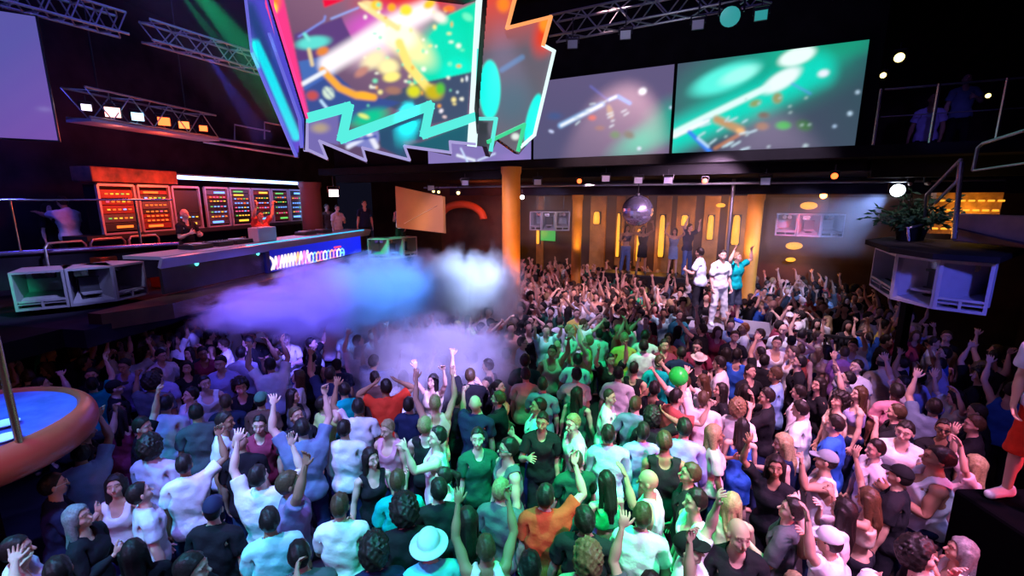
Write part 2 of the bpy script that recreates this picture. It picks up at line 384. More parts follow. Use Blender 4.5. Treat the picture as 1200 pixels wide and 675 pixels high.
HAIR = mat('hair', obcol=True, rough=.5, noise=.35, nscale=60, bump=.25, spec=.35)
LIGHTHAT = mat('hat_cloth', obcol=True, rough=.8, noise=.08, nscale=30, spec=.2)
def tint(V):
    T = np.ones((len(V), 4)); x, y, z = np.abs(V[:, 0]), V[:, 1], V[:, 2]
    q = (((x-.031)/.011)**2+((z-1.667)/.0055)**2 < 1) & (y > .075); T[q, :3] = .75
    q = (((x-.031)/.006)**2+((z-1.667)/.007)**2 < 1) & (y > .075); T[q, :3] = .05
    q = (np.abs(z-1.694-.1*(x-.03)*(x > .03)*-1) < .0055) & (x > .012) & (x < .052) & (y > .06); T[q, :3] = (.18, .14, .12)
    q = (np.abs(z-1.599) < .0115) & (x < .024) & (y > .085); T[q, :3] = (.85, .6, .58)
    return T
TPL = {}
def template(key, lod):
    """key: ('body', f) ('tee', f) ... ('hair', kind)"""
    k = (key, lod)
    if k in TPL: return TPL[k]
    if ('raw', key) not in TPL:
        a, b = key
        TPL[('raw', key)] = make_body(b) if a == 'body' else (hair(b) if a == 'hair' else cloth(b, a))
    V, F = TPL[('raw', key)]
    nb = {'body': (16000, 5000, 1300), 'hair': (2200, 700, 220)}.get(key[0], (4200, 1300, 480))
    if key == ('hair', 'afro'): nb = (3000, 1200, 300)
    me = decimate(V, F, nb[lod]); me.polygons.foreach_set('use_smooth', [True]*len(me.polygons))
    co = coords(me)
    if key[0] == 'body':
        ca = me.color_attributes.new('tint', 'FLOAT_COLOR', 'POINT'); ca.data.foreach_set('color', tint(co).ravel()); me.materials.append(SKIN)
    elif key[0] == 'hair': me.materials.append(LIGHTHAT if key[1] in ('hat', 'straw_hat', 'cap') else HAIR)
    else: me.materials.append(CLOTH)
    part = 'hat' if key[1] in ('hat', 'straw_hat', 'cap', 'short', 'buzz', 'afro') else 'hair' if key[0] == 'hair' else 'body'
    TPL[k] = (me, co, weights(co, part)); return TPL[k]
def posed(key, lod, M, T):
    me, co, W = template(key, lod); v = lbs(co, W, M)@T[:3, :3].T+T[:3, 3]; return me, v
def person(spec, lod):
    """spec: dict loc, yaw, scale, f(emale), arms, head, top (kind,col), legs (kind,col), hair (kind,col), skin, shoes"""
    f = spec['f']; M = pose_mats(spec['arms'], *spec['head'], lean=spec['lean'], sway=spec['sway'], twist=spec['twist'])
    s = spec['scale']; T = np.eye(4); T[:3, :3] = np.diag([s*spec.get('wide', 1), s*spec.get('wide', 1), s])
    pieces = [('person', ('body', f), spec['skin'])]
    tk, tc = spec['top']
    if tk != 'bare': pieces.append(({'tee': 't_shirt', 'shirt': 'shirt', 'tank': 'tank_top', 'dress': 'dress', 'croptop': 'crop_top', 'longsleeve': 'long_sleeve_shirt'}[tk], (tk, f), tc))
    if tk != 'dress': pieces.append((spec['legs'][0], (spec['legs'][0], f), spec['legs'][1]))
    for hk, hc in spec['hair']:
        pieces.append(({'cap': 'cap', 'hat': 'sun_hat', 'straw_hat': 'straw_hat'}.get(hk, 'hair'), ('hair', hk), hc))
    return pieces, M, T
def place_person(spec, lod, label, group):
    pieces, M, T = person(spec, lod); root = None
    for name, key, col in pieces:
        me, v = posed(key, lod, M, T)
        m2 = me.copy(); m2.name = name; m2.vertices.foreach_set('co', v.astype(np.float32).ravel()); m2.update()
        o = bpy.data.objects.new(name, m2); C.objects.link(o); o.color = (*col, 1)
        if root is None:
            root = o; o.location = spec['loc']; o.rotation_euler = (0, 0, spec['yaw']); tag(o, label, 'person', group)
        else: o.parent = root
    if spec.get('glasses'):
        g = MB()
        for sx in (-1, 1): g.ball((sx*.033, .104, 1.665), .023, 10, 6, (1, .3, .8)); g.tube([(sx*.055, .1, 1.668), (sx*.085, .0, 1.668)], .004, 6)
        g.bar((-.02, .108, 1.668), (.02, .108, 1.668), .005)
        o = g.build('sunglasses', mat('dark_plastic', (.02, .02, .02), .2) if spec['glasses'] != 'w' else mat('white_plastic', (.8, .8, .8), .3), root); o.location = (0, 0, 0)
        co = coords(o.data); Mh = T@M[2]; v = co@Mh[:3, :3].T+Mh[:3, 3]
        o.data.vertices.foreach_set('co', v.astype(np.float32).ravel())
    if spec.get('shoes') is not None:
        for s, sx in ((16, 1), (18, -1)):
            g = MB(); n = 14; v = []; fc = []
            rings = [(0, .0), (.035, .75), (.045, 1), (.05, .97), (.085, .7), (.1, .35)]
            g = Grid((-.08+sx*.105, -.11, -.02), (.08+sx*.105, .22, .14), .008)
            g.add(cap((sx*.10, -.04, .05), (sx*.115, .15, .035), .05, .042), .02); g.add(cap((sx*.10, -.035, .05), (sx*.10, -.03, .1), .05, .045), .02)
            X, Y, Z = g.xyz(); g.D = np.maximum(g.D, -Z+.0); g.D = np.maximum(g.D, Z-.105)
            Vv, Ff = g.mesh(); me = bpy.data.meshes.new('shoe'); Mh = T@M[s]; Vv = Vv@Mh[:3, :3].T+Mh[:3, 3]
            me.from_pydata(Vv.tolist(), [], Ff.tolist()); me.polygons.foreach_set('use_smooth', [True]*len(me.polygons)); me.materials.append(CLOTH)
            o = bpy.data.objects.new('shoe', me); C.objects.link(o); o.color = (*spec['shoes'], 1); o.parent = root
    return root
# ------------------------------------------------------------------ the hall
BLACK = mat('black_paint', (.010, .010, .012), .85, noise=.3, nscale=3, spec=.08); DARKWALL = mat('dark_wall', (.022, .018, .034), .85, noise=.4, nscale=2, spec=.1)
FLOORM = mat('dark_dance_floor', (.03, .028, .035), .35, noise=.3, nscale=4)
BROWN = mat('ochre_wall', (.075, .04, .022), .75, noise=.35, nscale=1.5); YPILL = mat('yellow_pillar', (.62, .27, .03), .5, noise=.15, nscale=2)
WOOD = mat('dark_wood', (.10, .045, .02), .45, noise=.35, nscale=5); PANELM = mat('ochre_panel', (.42, .22, .07), .6, noise=.1, nscale=2)
CHROME = mat('chrome', (.6, .6, .62), .22, 1.); ALU = mat('aluminium', (.32, .33, .36), .38, .85); DARKMET = mat('black_metal', (.03, .03, .035), .4, .5)
CABW = mat('pale_cabinet', (.34, .35, .42), .55, noise=.08, nscale=6); CABIN = mat('cabinet_inside', (.04, .045, .06), .7); HOLE = mat('port_black', (.006, .006, .008), .9)
def em(name, c, s): return mat(name, (.02, .02, .02), .5, emit=c, estr=s)
AMBER = em('amber_glow', (1, .40, .03), 1.5); WHITE_L = em('white_lamp', (.85, .92, 1), 14); RED_L = em('red_lamp', (1, .10, .02), 5); WARM_L = em('warm_lamp', (1, .75, .25), 4)
BLUE_T = em('blue_tube', (.32, .5, 1), 5.5); DIMW = mat('lamp_face', (.30, .30, .36), .3)
def rbox(name, p, su, sd, z0, z1, m, parent=None, bev=0.):   # p centre (xy), su along E2, sd along E1
    return MB().box((p[0], p[1], (z0+z1)/2), (su, sd, z1-z0), E2, E1, UP, bev).build(name, m, parent)
FP = V3(6.54, 9.04, 0)                       # right foot of the screens' plane
def W(s, d): p = FP+E2*s+E1*d; return V3(p.x, p.y, 0)
struct(MB().box((0, 6, -.1), (44, 40, .2)).build('floor', FLOORM)); struct(MB().box((0, 6, 9.2), (44, 40, .2)).build('ceiling', BLACK))
c = W(-4, 6.95); struct(rbox('wall_back', c, 30, .3, 0, 9, BROWN))
struct(MB().box((-10.3, 9.5, 4.5), (.3, 24, 9), V3(.984, -.177, 0), V3(.177, .984, 0)).build('wall_left', DARKWALL))
c = W(5.6, 0); struct(rbox('wall_right', c, .3, 26, 0, 9, DARKWALL))
struct(MB().box((0, -9, 4.5), (40, .3, 9)).build('wall_front', DARKWALL))
c = W(-6.9, .35); struct(rbox('trim_1', c, 14.3, .5, 4.73, 9.1, BLACK))        # wall that carries the screens
c = W(-4.4, .0); struct(rbox('trim_2', c, 19.6, .9, 4.95, 5.15, BLACK))       # ledge below the screens
c = W(-3, 3.6); struct(rbox('trim_3', c, 17, 6.4, 4.73, 4.94, BLACK))         # underside of the gallery
c = W(-3, 3.2); struct(rbox('trim_4', c, 17, .35, 4.32, 4.73, DARKWALL))      # beam over the rear pillars
c = W(3, .35); struct(rbox('trim_5', c, 5.3, .3, 4.6, 5.16, BLACK))
def pillar(p, r, z1, m, col):
    pr = [(r*1.25, 0), (r*1.25, .25), (r, .32), (r, z1-.2), (r*1.12, z1-.12), (r*1.12, z1)]
    o = MB().lathe(pr, (p[0], p[1], 0), n=28).build('column', m, smooth=True); return struct(o)
pillar((-.02, 11.6), .23, 4.97, YPILL, 0); pillar((2.12, 14.95), .16, 4.32, YPILL, 0); pillar((6.72, 12.75), .2, 4.32, YPILL, 0)
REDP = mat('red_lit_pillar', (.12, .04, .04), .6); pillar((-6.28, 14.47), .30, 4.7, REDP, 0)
o = MB().tube([(5.75, 12.1, 0), (5.75, 12.1, 4.7)], .045, 12).build('steel_pole', ALU, smooth=True); tag(o, 'slim steel pole from floor to gallery between the yellow pillars', 'pole')
# ---- painting display pictures -------------------------------------------------------------
def paint(px, py, ops, base):
    """px,py picture coordinates of each vertex; ops painted in order"""
    c = np.zeros((len(px), 3)); c[:] = base
    for op in ops:
        k = op[0]
        if k == 'e':                       # soft ellipse: cx cy rx ry angle colour softness
            _, cx, cy, rx, ry, an, col, so = op; a = math.radians(an); dx, dy = px-cx, py-cy
            u = (dx*math.cos(a)+dy*math.sin(a))/rx; v = (-dx*math.sin(a)+dy*math.cos(a))/ry
            w = 1-ss(1-so, 1+so*.2, np.sqrt(u*u+v*v))
        elif k == 'l':                     # stroke: points, width, colour, softness
            _, P, wd, col, so = op; d = np.full(len(px), 1e9)
            for (x1, y1), (x2, y2) in zip(P, P[1:]):
                L2 = (x2-x1)**2+(y2-y1)**2+1e-9; t = np.clip(((px-x1)*(x2-x1)+(py-y1)*(y2-y1))/L2, 0, 1)
                d = np.minimum(d, np.hypot(px-x1-t*(x2-x1), py-y1-t*(y2-y1)))
            w = 1-ss(wd/2*(1-so), wd/2*(1+so), d)
        elif k == 'p':                     # polygon
            _, P, col = op; w = np.zeros(len(px), bool); n = len(P)
            for i in range(n):
                x1, y1 = P[i]; x2, y2 = P[i-1]
                if y1 == y2: continue
                w ^= ((y1 > py) != (y2 > py)) & (px < (x2-x1)*(py-y1)/(y2-y1)+x1)
            w = w.astype(float)
        elif k == 'g':                     # gradient band between two points
            _, x1, y1, x2, y2, col, st = op; L2 = (x2-x1)**2+(y2-y1)**2; w = np.clip(((px-x1)*(x2-x1)+(py-y1)*(y2-y1))/L2, 0, 1)*st
        elif k == 'n':                     # mottling
            _, f, col, st = op; w = st*np.clip(np.sin(px*f)*np.sin(py*f*1.3+1)+np.sin(px*f*.37+py*f*.61), 0, 1)
        c = c*(1-w[:, None])+np.array(col)*w[:, None]
    return c
def rgb(r, g, b): return tuple((v/255)**2.2 for v in (r, g, b))
def display(name, corners, nx, ny, painter, m, parent, lift, nrm, clip=None, blur=3):
    """grid of small faces between four corners (lower left, lower right, upper right, upper left)"""
    a, b, c2, d = [np.array(v) for v in corners]; U, Vv = np.meshgrid(np.linspace(0, 1, nx), np.linspace(0, 1, ny))
    U, Vv = U.ravel()[:, None], Vv.ravel()[:, None]; P = (a*(1-U)+b*U)*(1-Vv)+(d*(1-U)+c2*U)*Vv + np.array(nrm)*lift
    i = np.arange(nx*ny).reshape(ny, nx); F = np.stack([i[:-1, :-1], i[:-1, 1:], i[1:, 1:], i[1:, :-1]], -1).reshape(-1, 4)
    x, y, _ = proj(P); y = np.array(y); x = np.array(x); col = painter(x, y)
    for _k in range(blur):
        g_ = np.pad(col.reshape(ny, nx, 3), ((1, 1), (1, 1), (0, 0)), mode='edge'); g_ = (g_[:-2]+2*g_[1:-1]+g_[2:])/4; g_ = (g_[:, :-2]+2*g_[:, 1:-1]+g_[:, 2:])/4; col = g_.reshape(-1, 3)
    if clip is not None:
        ins = paint(x, y, [('p', clip, (1, 1, 1))], (0, 0, 0))[:, 0] > .5; F = F[ins[F].all(1)]
        use = np.unique(F); rm = np.full(len(P), -1); rm[use] = np.arange(len(use)); P = P[use]; col = col[use]; F = rm[F]
    me = bpy.data.meshes.new(name); me.from_pydata(P.tolist(), [], F.tolist())
    ca = me.color_attributes.new('picture', 'FLOAT_COLOR', 'POINT'); ca.data.foreach_set('color', np.concatenate([np.clip(col, 0, None), np.ones((len(col), 1))], 1).ravel())
    me.materials.append(m); o = bpy.data.objects.new(name, me); C.objects.link(o)
    if parent is not None: o.parent = parent; o.location = -parent.location
    return o
PROJ = screen_mat('projection_picture', 1.05)
S3 = [('e', 900, 85, 150, 60, -22, rgb(20, 150, 130), .9), ('e', 950, 60, 70, 35, -20, rgb(30, 185, 150), .9), ('e', 985, 50, 60, 20, 0, rgb(30, 150, 120), .9),
      ('l', [(780, 165), (860, 128), (960, 82)], 34, rgb(20, 215, 190), .8), ('e', 850, 92, 50, 17, -22, rgb(90, 245, 225), .5), ('e', 866, 88, 30, 10, -22, rgb(160, 255, 240), .6),
      ('e', 934, 66, 26, 11, -20, rgb(235, 255, 250), .35), ('e', 916, 94, 30, 11, -32, rgb(235, 250, 250), .4), ('l', [(790, 156), (832, 135), (900, 102)], 7, rgb(225, 255, 250), .5),
      ('l', [(790, 160), (830, 141)], 4, rgb(245, 250, 255), .4), ('e', 965, 86, 8, 5, -15, rgb(235, 240, 255), .5), ('e', 1005, 108, 2.5, 2.5, 0, rgb(200, 230, 255), .5),
      ('e', 996, 133, 3, 3, 0, rgb(200, 230, 255), .5), ('e', 978, 148, 2.5, 2, 0, rgb(190, 220, 255), .5), ('l', [(840, 140), (868, 152)], 9, rgb(195, 150, 105), .7), ('e', 868, 154, 7, 4, 20, rgb(235, 180, 110), .4),
      ('l', [(866, 158), (838, 174)], 4, rgb(180, 120, 90), .6), ('l', [(808, 155), (832, 178)], 5, rgb(60, 130, 240), .5), ('l', [(818, 162), (830, 172)], 3, rgb(190, 225, 255), .4),
      ('e', 918, 147, 11, 6, 0, rgb(40, 175, 60), .6), ('e', 942, 147, 12, 8, 15, rgb(50, 110, 50), .7), ('e', 893, 148, 10, 6, 0, rgb(150, 110, 70), .7), ('e', 895, 135, 9, 5, 0, rgb(110, 95, 75), .7),
      ('e', 911, 115, 7, 8, 20, rgb(150, 150, 100), .5), ('e', 885, 121, 9, 5, -20, rgb(140, 160, 100), .6), ('l', [(928, 98), (950, 110)], 2, rgb(90, 150, 230), .5)]
rs = random.Random(3)
for i in range(14): x, y = rs.uniform(800, 880), rs.uniform(140, 176); S3.append(('l', [(x, y), (x+rs.uniform(4, 12), y-rs.uniform(2, 6))], 1.8, rgb(190, 225, 235), .4))
for i in range(14): x, y = rs.uniform(840, 960), rs.uniform(112, 172); S3.append(('e', x, y, 2.4, 1.3, -25, rgb(180, 210, 210), .5))
S2 = [('e', 760, 160, 60, 20, -28, rgb(20, 190, 160), .9), ('e', 790, 140, 45, 30, -25, rgb(30, 160, 140), .9), ('l', [(657, 147), (706, 122)], 5.5, rgb(150, 200, 255), .9), ('l', [(658, 147), (705, 123)], 3, rgb(245, 250, 255), .4),
      ('l', [(713, 117), (724, 113), (738, 121)], 4, rgb(90, 170, 255), .7), ('l', [(714, 117), (722, 113)], 2.5, rgb(240, 250, 255), .5), ('e', 753, 107, 6, 5, -25, rgb(240, 245, 255), .5), ('e', 715, 131, 4, 10, -15, rgb(165, 140, 105), .4),
      ('e', 694, 138, 6, 4, 0, rgb(200, 90, 70), .6), ('e', 721, 158, 8, 6, 0, rgb(45, 125, 70), .8), ('e', 737, 158, 9, 6, 20, rgb(70, 95, 70), .8), ('l', [(692, 101), (712, 117)], 2, rgb(110, 110, 190), .8), ('e', 703, 150, 8, 4, 0, rgb(125, 95, 90), .8),
      ('e', 646, 154, 4, 2, 20, rgb(200, 210, 250), .5), ('e', 749, 174, 3, 2.5, 0, rgb(200, 225, 240), .5), ('e', 786, 126, 2, 2, 0, rgb(200, 225, 255), .5), ('e', 650, 136, 12, 6, 0, rgb(70, 90, 140), .9)]
for i in range(12): x, y = rs.uniform(672, 735), rs.uniform(120, 150); S2.append(('l', [(x, y), (x+rs.uniform(3, 8), y-rs.uniform(1, 4))], 1.6, rgb(190, 215, 225), .4))
def p3(x, y): return paint(x, y, [('g', 900, 150, 1010, 60, rgb(25, 85, 85), .6)]+S3, rgb(72, 76, 98))
def p2(x, y): return paint(x, y, [('g', 640, 150, 660, 90, rgb(100, 88, 125), .6)]+S2, rgb(86, 84, 118))
def p1(x, y): return paint(x, y, [('l', [(536, 182), (556, 188)], 3, rgb(230, 240, 255), .5), ('l', [(540, 174), (548, 190)], 2, rgb(200, 220, 255), .5), ('l', [(560, 188), (580, 180)], 2, rgb(210, 225, 255), .5), ('e', 600, 185, 20, 8, 0, rgb(140, 120, 190), .8)], rgb(128, 116, 180))
nF = -E1
for i, (s0, s1, pf, lab) in enumerate([(-3.33, -.0, p3, 'large projection screen with teal light beams beside the dark upper balcony'), (-6.74, -3.40, p2, 'large projection screen showing a blue white streak, between two other screens'), (-10.1, -6.81, p1, 'lilac projection screen mostly hidden behind the hanging jagged video sculpture')]):
    a, b = FP+E2*s0, FP+E2*s1; r = empty('projection_screen', (a+b)/2+V3(0, 0, 5.2), lab, 'screen', 'projection screens in a row')
    fr = MB().box((a+b)/2+V3(0, 0, 6.13)+E1*.045, ((b-a).length+.06, .06, 1.95), E2, E1, UP, .01).build('screen_frame', BLACK, r)
    display('screen_picture', [a+V3(0, 0, 5.2), b+V3(0, 0, 5.2), b+V3(0, 0, 7.06), a+V3(0, 0, 7.06)], 210, 120, pf, PROJ, r, .004, nF)
# left side screen
a, b = V3(-9.4, 6.2, 0), at(56, 100, 7.1); b.z = 0
dn = (b-a).normalized(); nn = V3(dn.y, -dn.x, 0)
r = empty('projection_screen', (a+b)/2+V3(0, 0, 5.05), 'tall lilac side screen high on the left beside the balcony', 'screen')
z0, z1 = at(58, 163, 7.1).z, at(40, 25, 7.1).z
MB().box((a+b)/2+V3(0, 0, (z0+z1)/2)-nn*.05, ((b-a).length+.04, .06, z1-z0+.04), dn, -nn, UP).build('screen_frame', DARKMET, r)
display('screen_picture', [a+V3(0, 0, z0), b+V3(0, 0, z0), b+V3(0, 0, z1), a+V3(0, 0, z1)], 60, 90,
        lambda x, y: paint(x, y, [('g', 0, 60, 60, 150, rgb(120, 80, 165), .8), ('n', .3, rgb(90, 70, 160), .15), ('e', 52, 128, 1.5, 1.5, 0, rgb(200, 210, 255), .5)], rgb(88, 84, 160)), PROJ, r, .004, nn)
# ---- hanging video sculpture ----------------------------------------------------------------
SCUL = empty('video_sculpture', (-1.9, 8.6, 5.0), 'huge hanging angular video sculpture with jagged glowing edges and a concert picture', 'video sculpture')
A0, B0 = at(355, 178, 7.5), at(558, 168, 8.15)
A1, B1 = at(312, 0, 7.3), at(572, 0, 7.45)
SP = screen_mat('sculpture_picture', 1.15)
n1 = (B0-A0).cross(A1-A0).normalized(); n1 = n1 if n1.dot(V3(0, 0, EYE)-A0) > 0 else -n1
def quad(pl_p, pl_n, q): return [on_plane(x, y, pl_p, pl_n) for x, y in q]
out1 = [(357, 176), (384.6, 187.4), (374.5, 164), (430, 190.5), (424.7, 172.5), (481.4, 189.6), (473, 170), (529, 181), (526.5, 165), (557, 171), (572, -14), (309, -14), (312, 0), (357, 140)]
def poly3(pl, px, py): return on_plane(px, py, pl[0], pl[1])
PL1 = (A0, n1)
OPS1 = [('p', [(309, -20), (580, -20), (565, 60), (300, 60)], rgb(84, 56, 88)), ('g', 400, 140, 470, 30, rgb(200, 150, 170), .35),
        ('e', 480, 0, 75, 26, -3, rgb(225, 50, 50), .8), ('e', 430, 30, 45, 25, -20, rgb(205, 90, 190), .9), ('p', [(345, 40), (400, 20), (420, 60), (350, 100)], rgb(92, 64, 120)),
        ('p', [(552, 5), (562, 0), (552, 90), (540, 98), (485, 100), (482, 70), (520, 20)], rgb(10, 215, 170)), ('e', 520, 60, 38, 42, 15, rgb(20, 220, 180), .6), ('e', 535, 85, 25, 20, -30, rgb(15, 235, 200), .6),
        ('p', [(480, 100), (553, 84), (548, 136), (505, 146), (508, 122), (470, 130), (440, 120)], rgb(64, 78, 104)), ('p', [(357, 108), (384, 78), (420, 110), (470, 120), (410, 145), (360, 142)], rgb(58, 78, 140)),
        ('p', [(350, 72), (400, 62), (392, 85), (357, 106)], rgb(70, 105, 175)), ('e', 455, 42, 62, 27, -35, rgb(255, 215, 235), .8), ('e', 478, 52, 45, 22, 40, rgb(255, 245, 170), .7), ('l', [(385, 75), (430, 48), (470, 25), (500, 12)], 22, rgb(255, 245, 250), .6),
        ('e', 468, 42, 26, 18, 20, rgb(255, 255, 225), .6), ('l', [(378, 82), (398, 103), (418, 112), (438, 114)], 8, rgb(240, 165, 60), .4), ('e', 428, 112, 13, 5, 12, rgb(255, 175, 50), .4), ('l', [(350, 43), (380, 24), (381, 19)], 1.6, rgb(130, 160, 255), .4), ('l', [(388, 22), (420, 9)], 1.8, rgb(150, 180, 255), .4),
        ('e', 367, 50, 24, 9, -8, rgb(95, 215, 205), .5), ('l', [(357, 40), (362, 47)], 4, rgb(120, 225, 215), .4), ('l', [(362, 58), (366, 76)], 4, rgb(225, 200, 150), .4), ('e', 378, 60, 9, 6, -20, rgb(225, 130, 60), .5),
        ('l', [(425, 6), (446, 20), (466, 33)], 7, rgb(255, 225, 150), .4), ('l', [(468, 50), (478, 76), (500, 102)], 10, rgb(255, 225, 120), .4), ('e', 436, 6, 14, 5, 20, rgb(255, 215, 150), .5), ('l', [(421, 4), (430, 9)], 3, rgb(255, 235, 170), .4),
        ('e', 441, 6, 8, 7, 0, rgb(255, 205, 60), .5), ('e', 459, 9, 6, 6, 0, rgb(255, 170, 40), .5), ('e', 476, 12, 9, 8, 0, rgb(255, 225, 60), .5), ('e', 503, 5, 9, 6, -30, rgb(255, 200, 50), .5), ('e', 527, 10, 8, 5, 0, rgb(255, 120, 50), .6),
        ('e', 515, 20, 12, 8, 30, rgb(255, 240, 230), .7), ('e', 548, 20, 8, 5, 30, rgb(110, 240, 190), .5), ('e', 438, 70, 20, 12, -30, rgb(250, 235, 180), .7), ('e', 455, 78, 16, 12, 0, rgb(255, 240, 170), .6), ('e', 424, 84, 12, 6, -35, rgb(190, 130, 120), .6),
        ('e', 459, 90, 12, 7, -10, rgb(255, 235, 130), .5), ('e', 461, 106, 12, 6, 5, rgb(160, 115, 100), .6), ('e', 485, 107, 10, 9, 0, rgb(215, 215, 40), .6), ('e', 508, 108, 14, 11, 20, rgb(195, 175, 30), .6), ('e', 516, 104, 7, 9, 0, rgb(90, 190, 60), .7),
        ('l', [(352, 100), (380, 84)], 5, rgb(230, 235, 245), .3), ('l', [(354, 106), (378, 92)], 2, rgb(70, 100, 180), .3), ('e', 366, 112, 9, 7, 0, rgb(190, 80, 80), .6), ('l', [(376, 118), (384, 128)], 3, rgb(190, 225, 255), .4),
        ('e', 385, 109, 7, 9, -35, rgb(205, 225, 205), .3), ('l', [(380, 104), (391, 117)], 1, rgb(60, 90, 160), .3), ('l', [(384, 101), (395, 114)], 1, rgb(60, 90, 160), .3), ('e', 433, 138, 28, 12, -18, rgb(20, 190, 140), .7), ('e', 426, 136, 8, 3, 20, rgb(220, 235, 120), .5),
        ('e', 517, 130, 3, 2.5, -40, rgb(245, 235, 245), .4), ('e', 521, 137, 3, 1.8, 10, rgb(235, 205, 205), .4), ('e', 547, 92, 1.5, 4, 0, rgb(230, 240, 255), .4), ('e', 536, 108, 1.6, 1.6, 0, rgb(220, 240, 255), .4),
        ('p', [(378, -1), (406, -1), (380, 9)], rgb(235, 20, 60)),
        ('p', [(357, 140), (397, 128), (397, 170), (375, 166), (385, 188), (357, 178)], rgb(110, 100, 165)), ('e', 375, 150, 14, 8, 0, rgb(170, 150, 130), .8), ('p', [(397, 168), (450, 148), (440, 176), (430, 190), (424, 172)], rgb(120, 125, 190)),
        ('l', [(408, 172), (424, 163)], 5, rgb(220, 225, 250), .5), ('l', [(432, 156), (441, 172)], 6, rgb(225, 225, 240), .5), ('l', [(412, 165), (440, 160)], 3, rgb(50, 70, 160), .5), ('p', [(443, 150), (500, 128), (494, 164), (472, 165), (481, 190), (446, 172)], rgb(44, 74, 104)),
        ('p', [(494, 166), (556, 141), (556, 171), (527, 166), (529, 182), (474, 171)], rgb(34, 90, 105)),
        ('p', [(309, -20), (333, -20), (333, 0), (362, 137), (354, 142), (312, 0)], rgb(238, 60, 130)), ('e', 322, 0, 9, 14, -15, rgb(255, 120, 50), .9), ('e', 321, 9, 5, 8, -15, rgb(255, 225, 60), .6), ('e', 350, 120, 6, 30, -14, rgb(245, 100, 190), .8)]
for i in range(60):
    x, y = rs.uniform(425, 545), rs.uniform(5, 135); OPS1.insert(28, ('e', x, y, rs.uniform(1.5, 4), rs.uniform(1.5, 4), 0, rs.choice([rgb(255, 235, 150), rgb(255, 170, 60), rgb(255, 255, 235), rgb(120, 240, 190)]), .8))
q = quad(*PL1, [(300, 194), (575, 194), (575, -16), (300, -16)])
MB().prism([poly3(PL1, *p) for p in out1], n1, .08).build('front_panel', DARKMET, SCUL)
fp_ = display('front_picture', q, 330, 250, lambda x, y: paint(x, y, OPS1, rgb(90, 70, 100)), SP, SCUL, .01, n1, out1)
EM_T = em('teal_edge', rgb(90, 240, 225), 1.0); EM_L = em('lilac_edge', rgb(175, 165, 225), .9); EM_W = em('white_edge', rgb(225, 250, 250), 1.1); EM_O = em('orange_edge', rgb(255, 160, 95), 1.1); EM_B = em('blue_edge', rgb(110, 110, 225), .9); EM_G = em('green_edge', rgb(60, 225, 150), .9)
def strip(name, pl, pts, wpx, m, parent, closed=False, th=.05):
    """a flat light strip of the given widths lying on a panel"""
    n = pl[1]; g = MB(); P = [poly3(pl, *p) for p in pts]
    for i in range(len(P)-1):
        a, b = P[i], P[i+1]; d = (b-a).normalized(); sd = d.cross(n).normalized(); w = wpx
        g.box((a+b)/2+n*(th/2+.004+.002*i), ((b-a).length+w*.7, w, th), d, sd, n)
    return g.build(name, m, parent)
strip('zigzag_light', PL1, [(358, 140), (409, 126), (401, 163), (504, 124.5), (497, 158), (556, 138)], .15, EM_T, SCUL)
strip('tooth_light', PL1, [(359, 175), (383, 186), (375, 166), (429, 188.5), (425, 174), (480, 188), (474, 172), (528, 179.5), (527, 167), (556, 170)], .04, EM_L, SCUL)
strip('pink_edge', PL1, [(315, -12), (317, 8), (357, 138)], .12, em('pink_glow', rgb(240, 70, 150), 1.1), SCUL); strip('lilac_corner', PL1, [(359, 142), (359, 176)], .07, EM_L, SCUL)
strip('corner_light', PL1, [(563, 0), (555, 138), (553, 168)], .17, EM_W, SCUL)
strip('corner_strip', PL1, [(571, -10), (560, 60), (557, 168)], .05, EM_T, SCUL)
# right face
C0 = at(626, 160, 8.9); n2 = (C0-B0).cross(B1-B0).normalized(); n2 = n2 if n2.dot(V3(0, 0, EYE)-B0) > 0 else -n2; PL2 = (B0, n2)
out2 = [(557, 171), (560, 140), (566, 60), (572, -14), (606, -14), (592, 34), (645, 18), (634, 53), (650, 59), (626, 160), (608, 181), (583, 163), (574, 184), (570, 172)]
MB().prism([poly3(PL2, *p) for p in out2], n2, .14).build('side_panel', DARKMET, SCUL)
OPS2 = [('g', 600, 60, 590, -10, rgb(235, 70, 40), .9), ('e', 590, 5, 10, 12, 0, rgb(255, 130, 40), .7), ('e', 640, 40, 18, 32, 20, rgb(225, 60, 30), .8), ('e', 638, 28, 8, 12, 0, rgb(255, 140, 40), .7), ('e', 600, 120, 40, 40, 0, rgb(74, 100, 112), .9),
        ('e', 574, 105, 13, 36, 0, rgb(0, 245, 225), .12), ('e', 625, 142, 9, 34, 12, rgb(0, 240, 225), .12), ('l', [(588, 82), (612, 67)], 6, rgb(95, 125, 165), .5), ('l', [(560, 138), (575, 170)], 8, rgb(60, 60, 70), .5),
        ('e', 604, 160, 6, 5, 0, rgb(220, 225, 220), .6), ('p', [(560, 143), (572, 143), (570, 176), (558, 172)], rgb(52, 56, 62))]
display('side_picture', quad(*PL2, [(552, 190), (655, 190), (655, -16), (552, -16)]), 150, 260, lambda x, y: paint(x, y, OPS2, rgb(98, 92, 104)), SP, SCUL, .01, n2, out2)
strip('flame_light', PL2, [(603, -5), (593, 33), (644, 20), (635, 53)], .055, EM_O, SCUL)
strip('edge_light', PL2, [(635, 53), (648, 60), (625, 158), (609, 172)], .05, EM_W, SCUL)
strip('green_strip', PL2, [(571, 166), (613, 146), (606, 176)], .06, EM_G, SCUL); strip('teal_strip', PL2, [(562, 139), (580, 139), (574, 176)], .06, EM_T, SCUL)
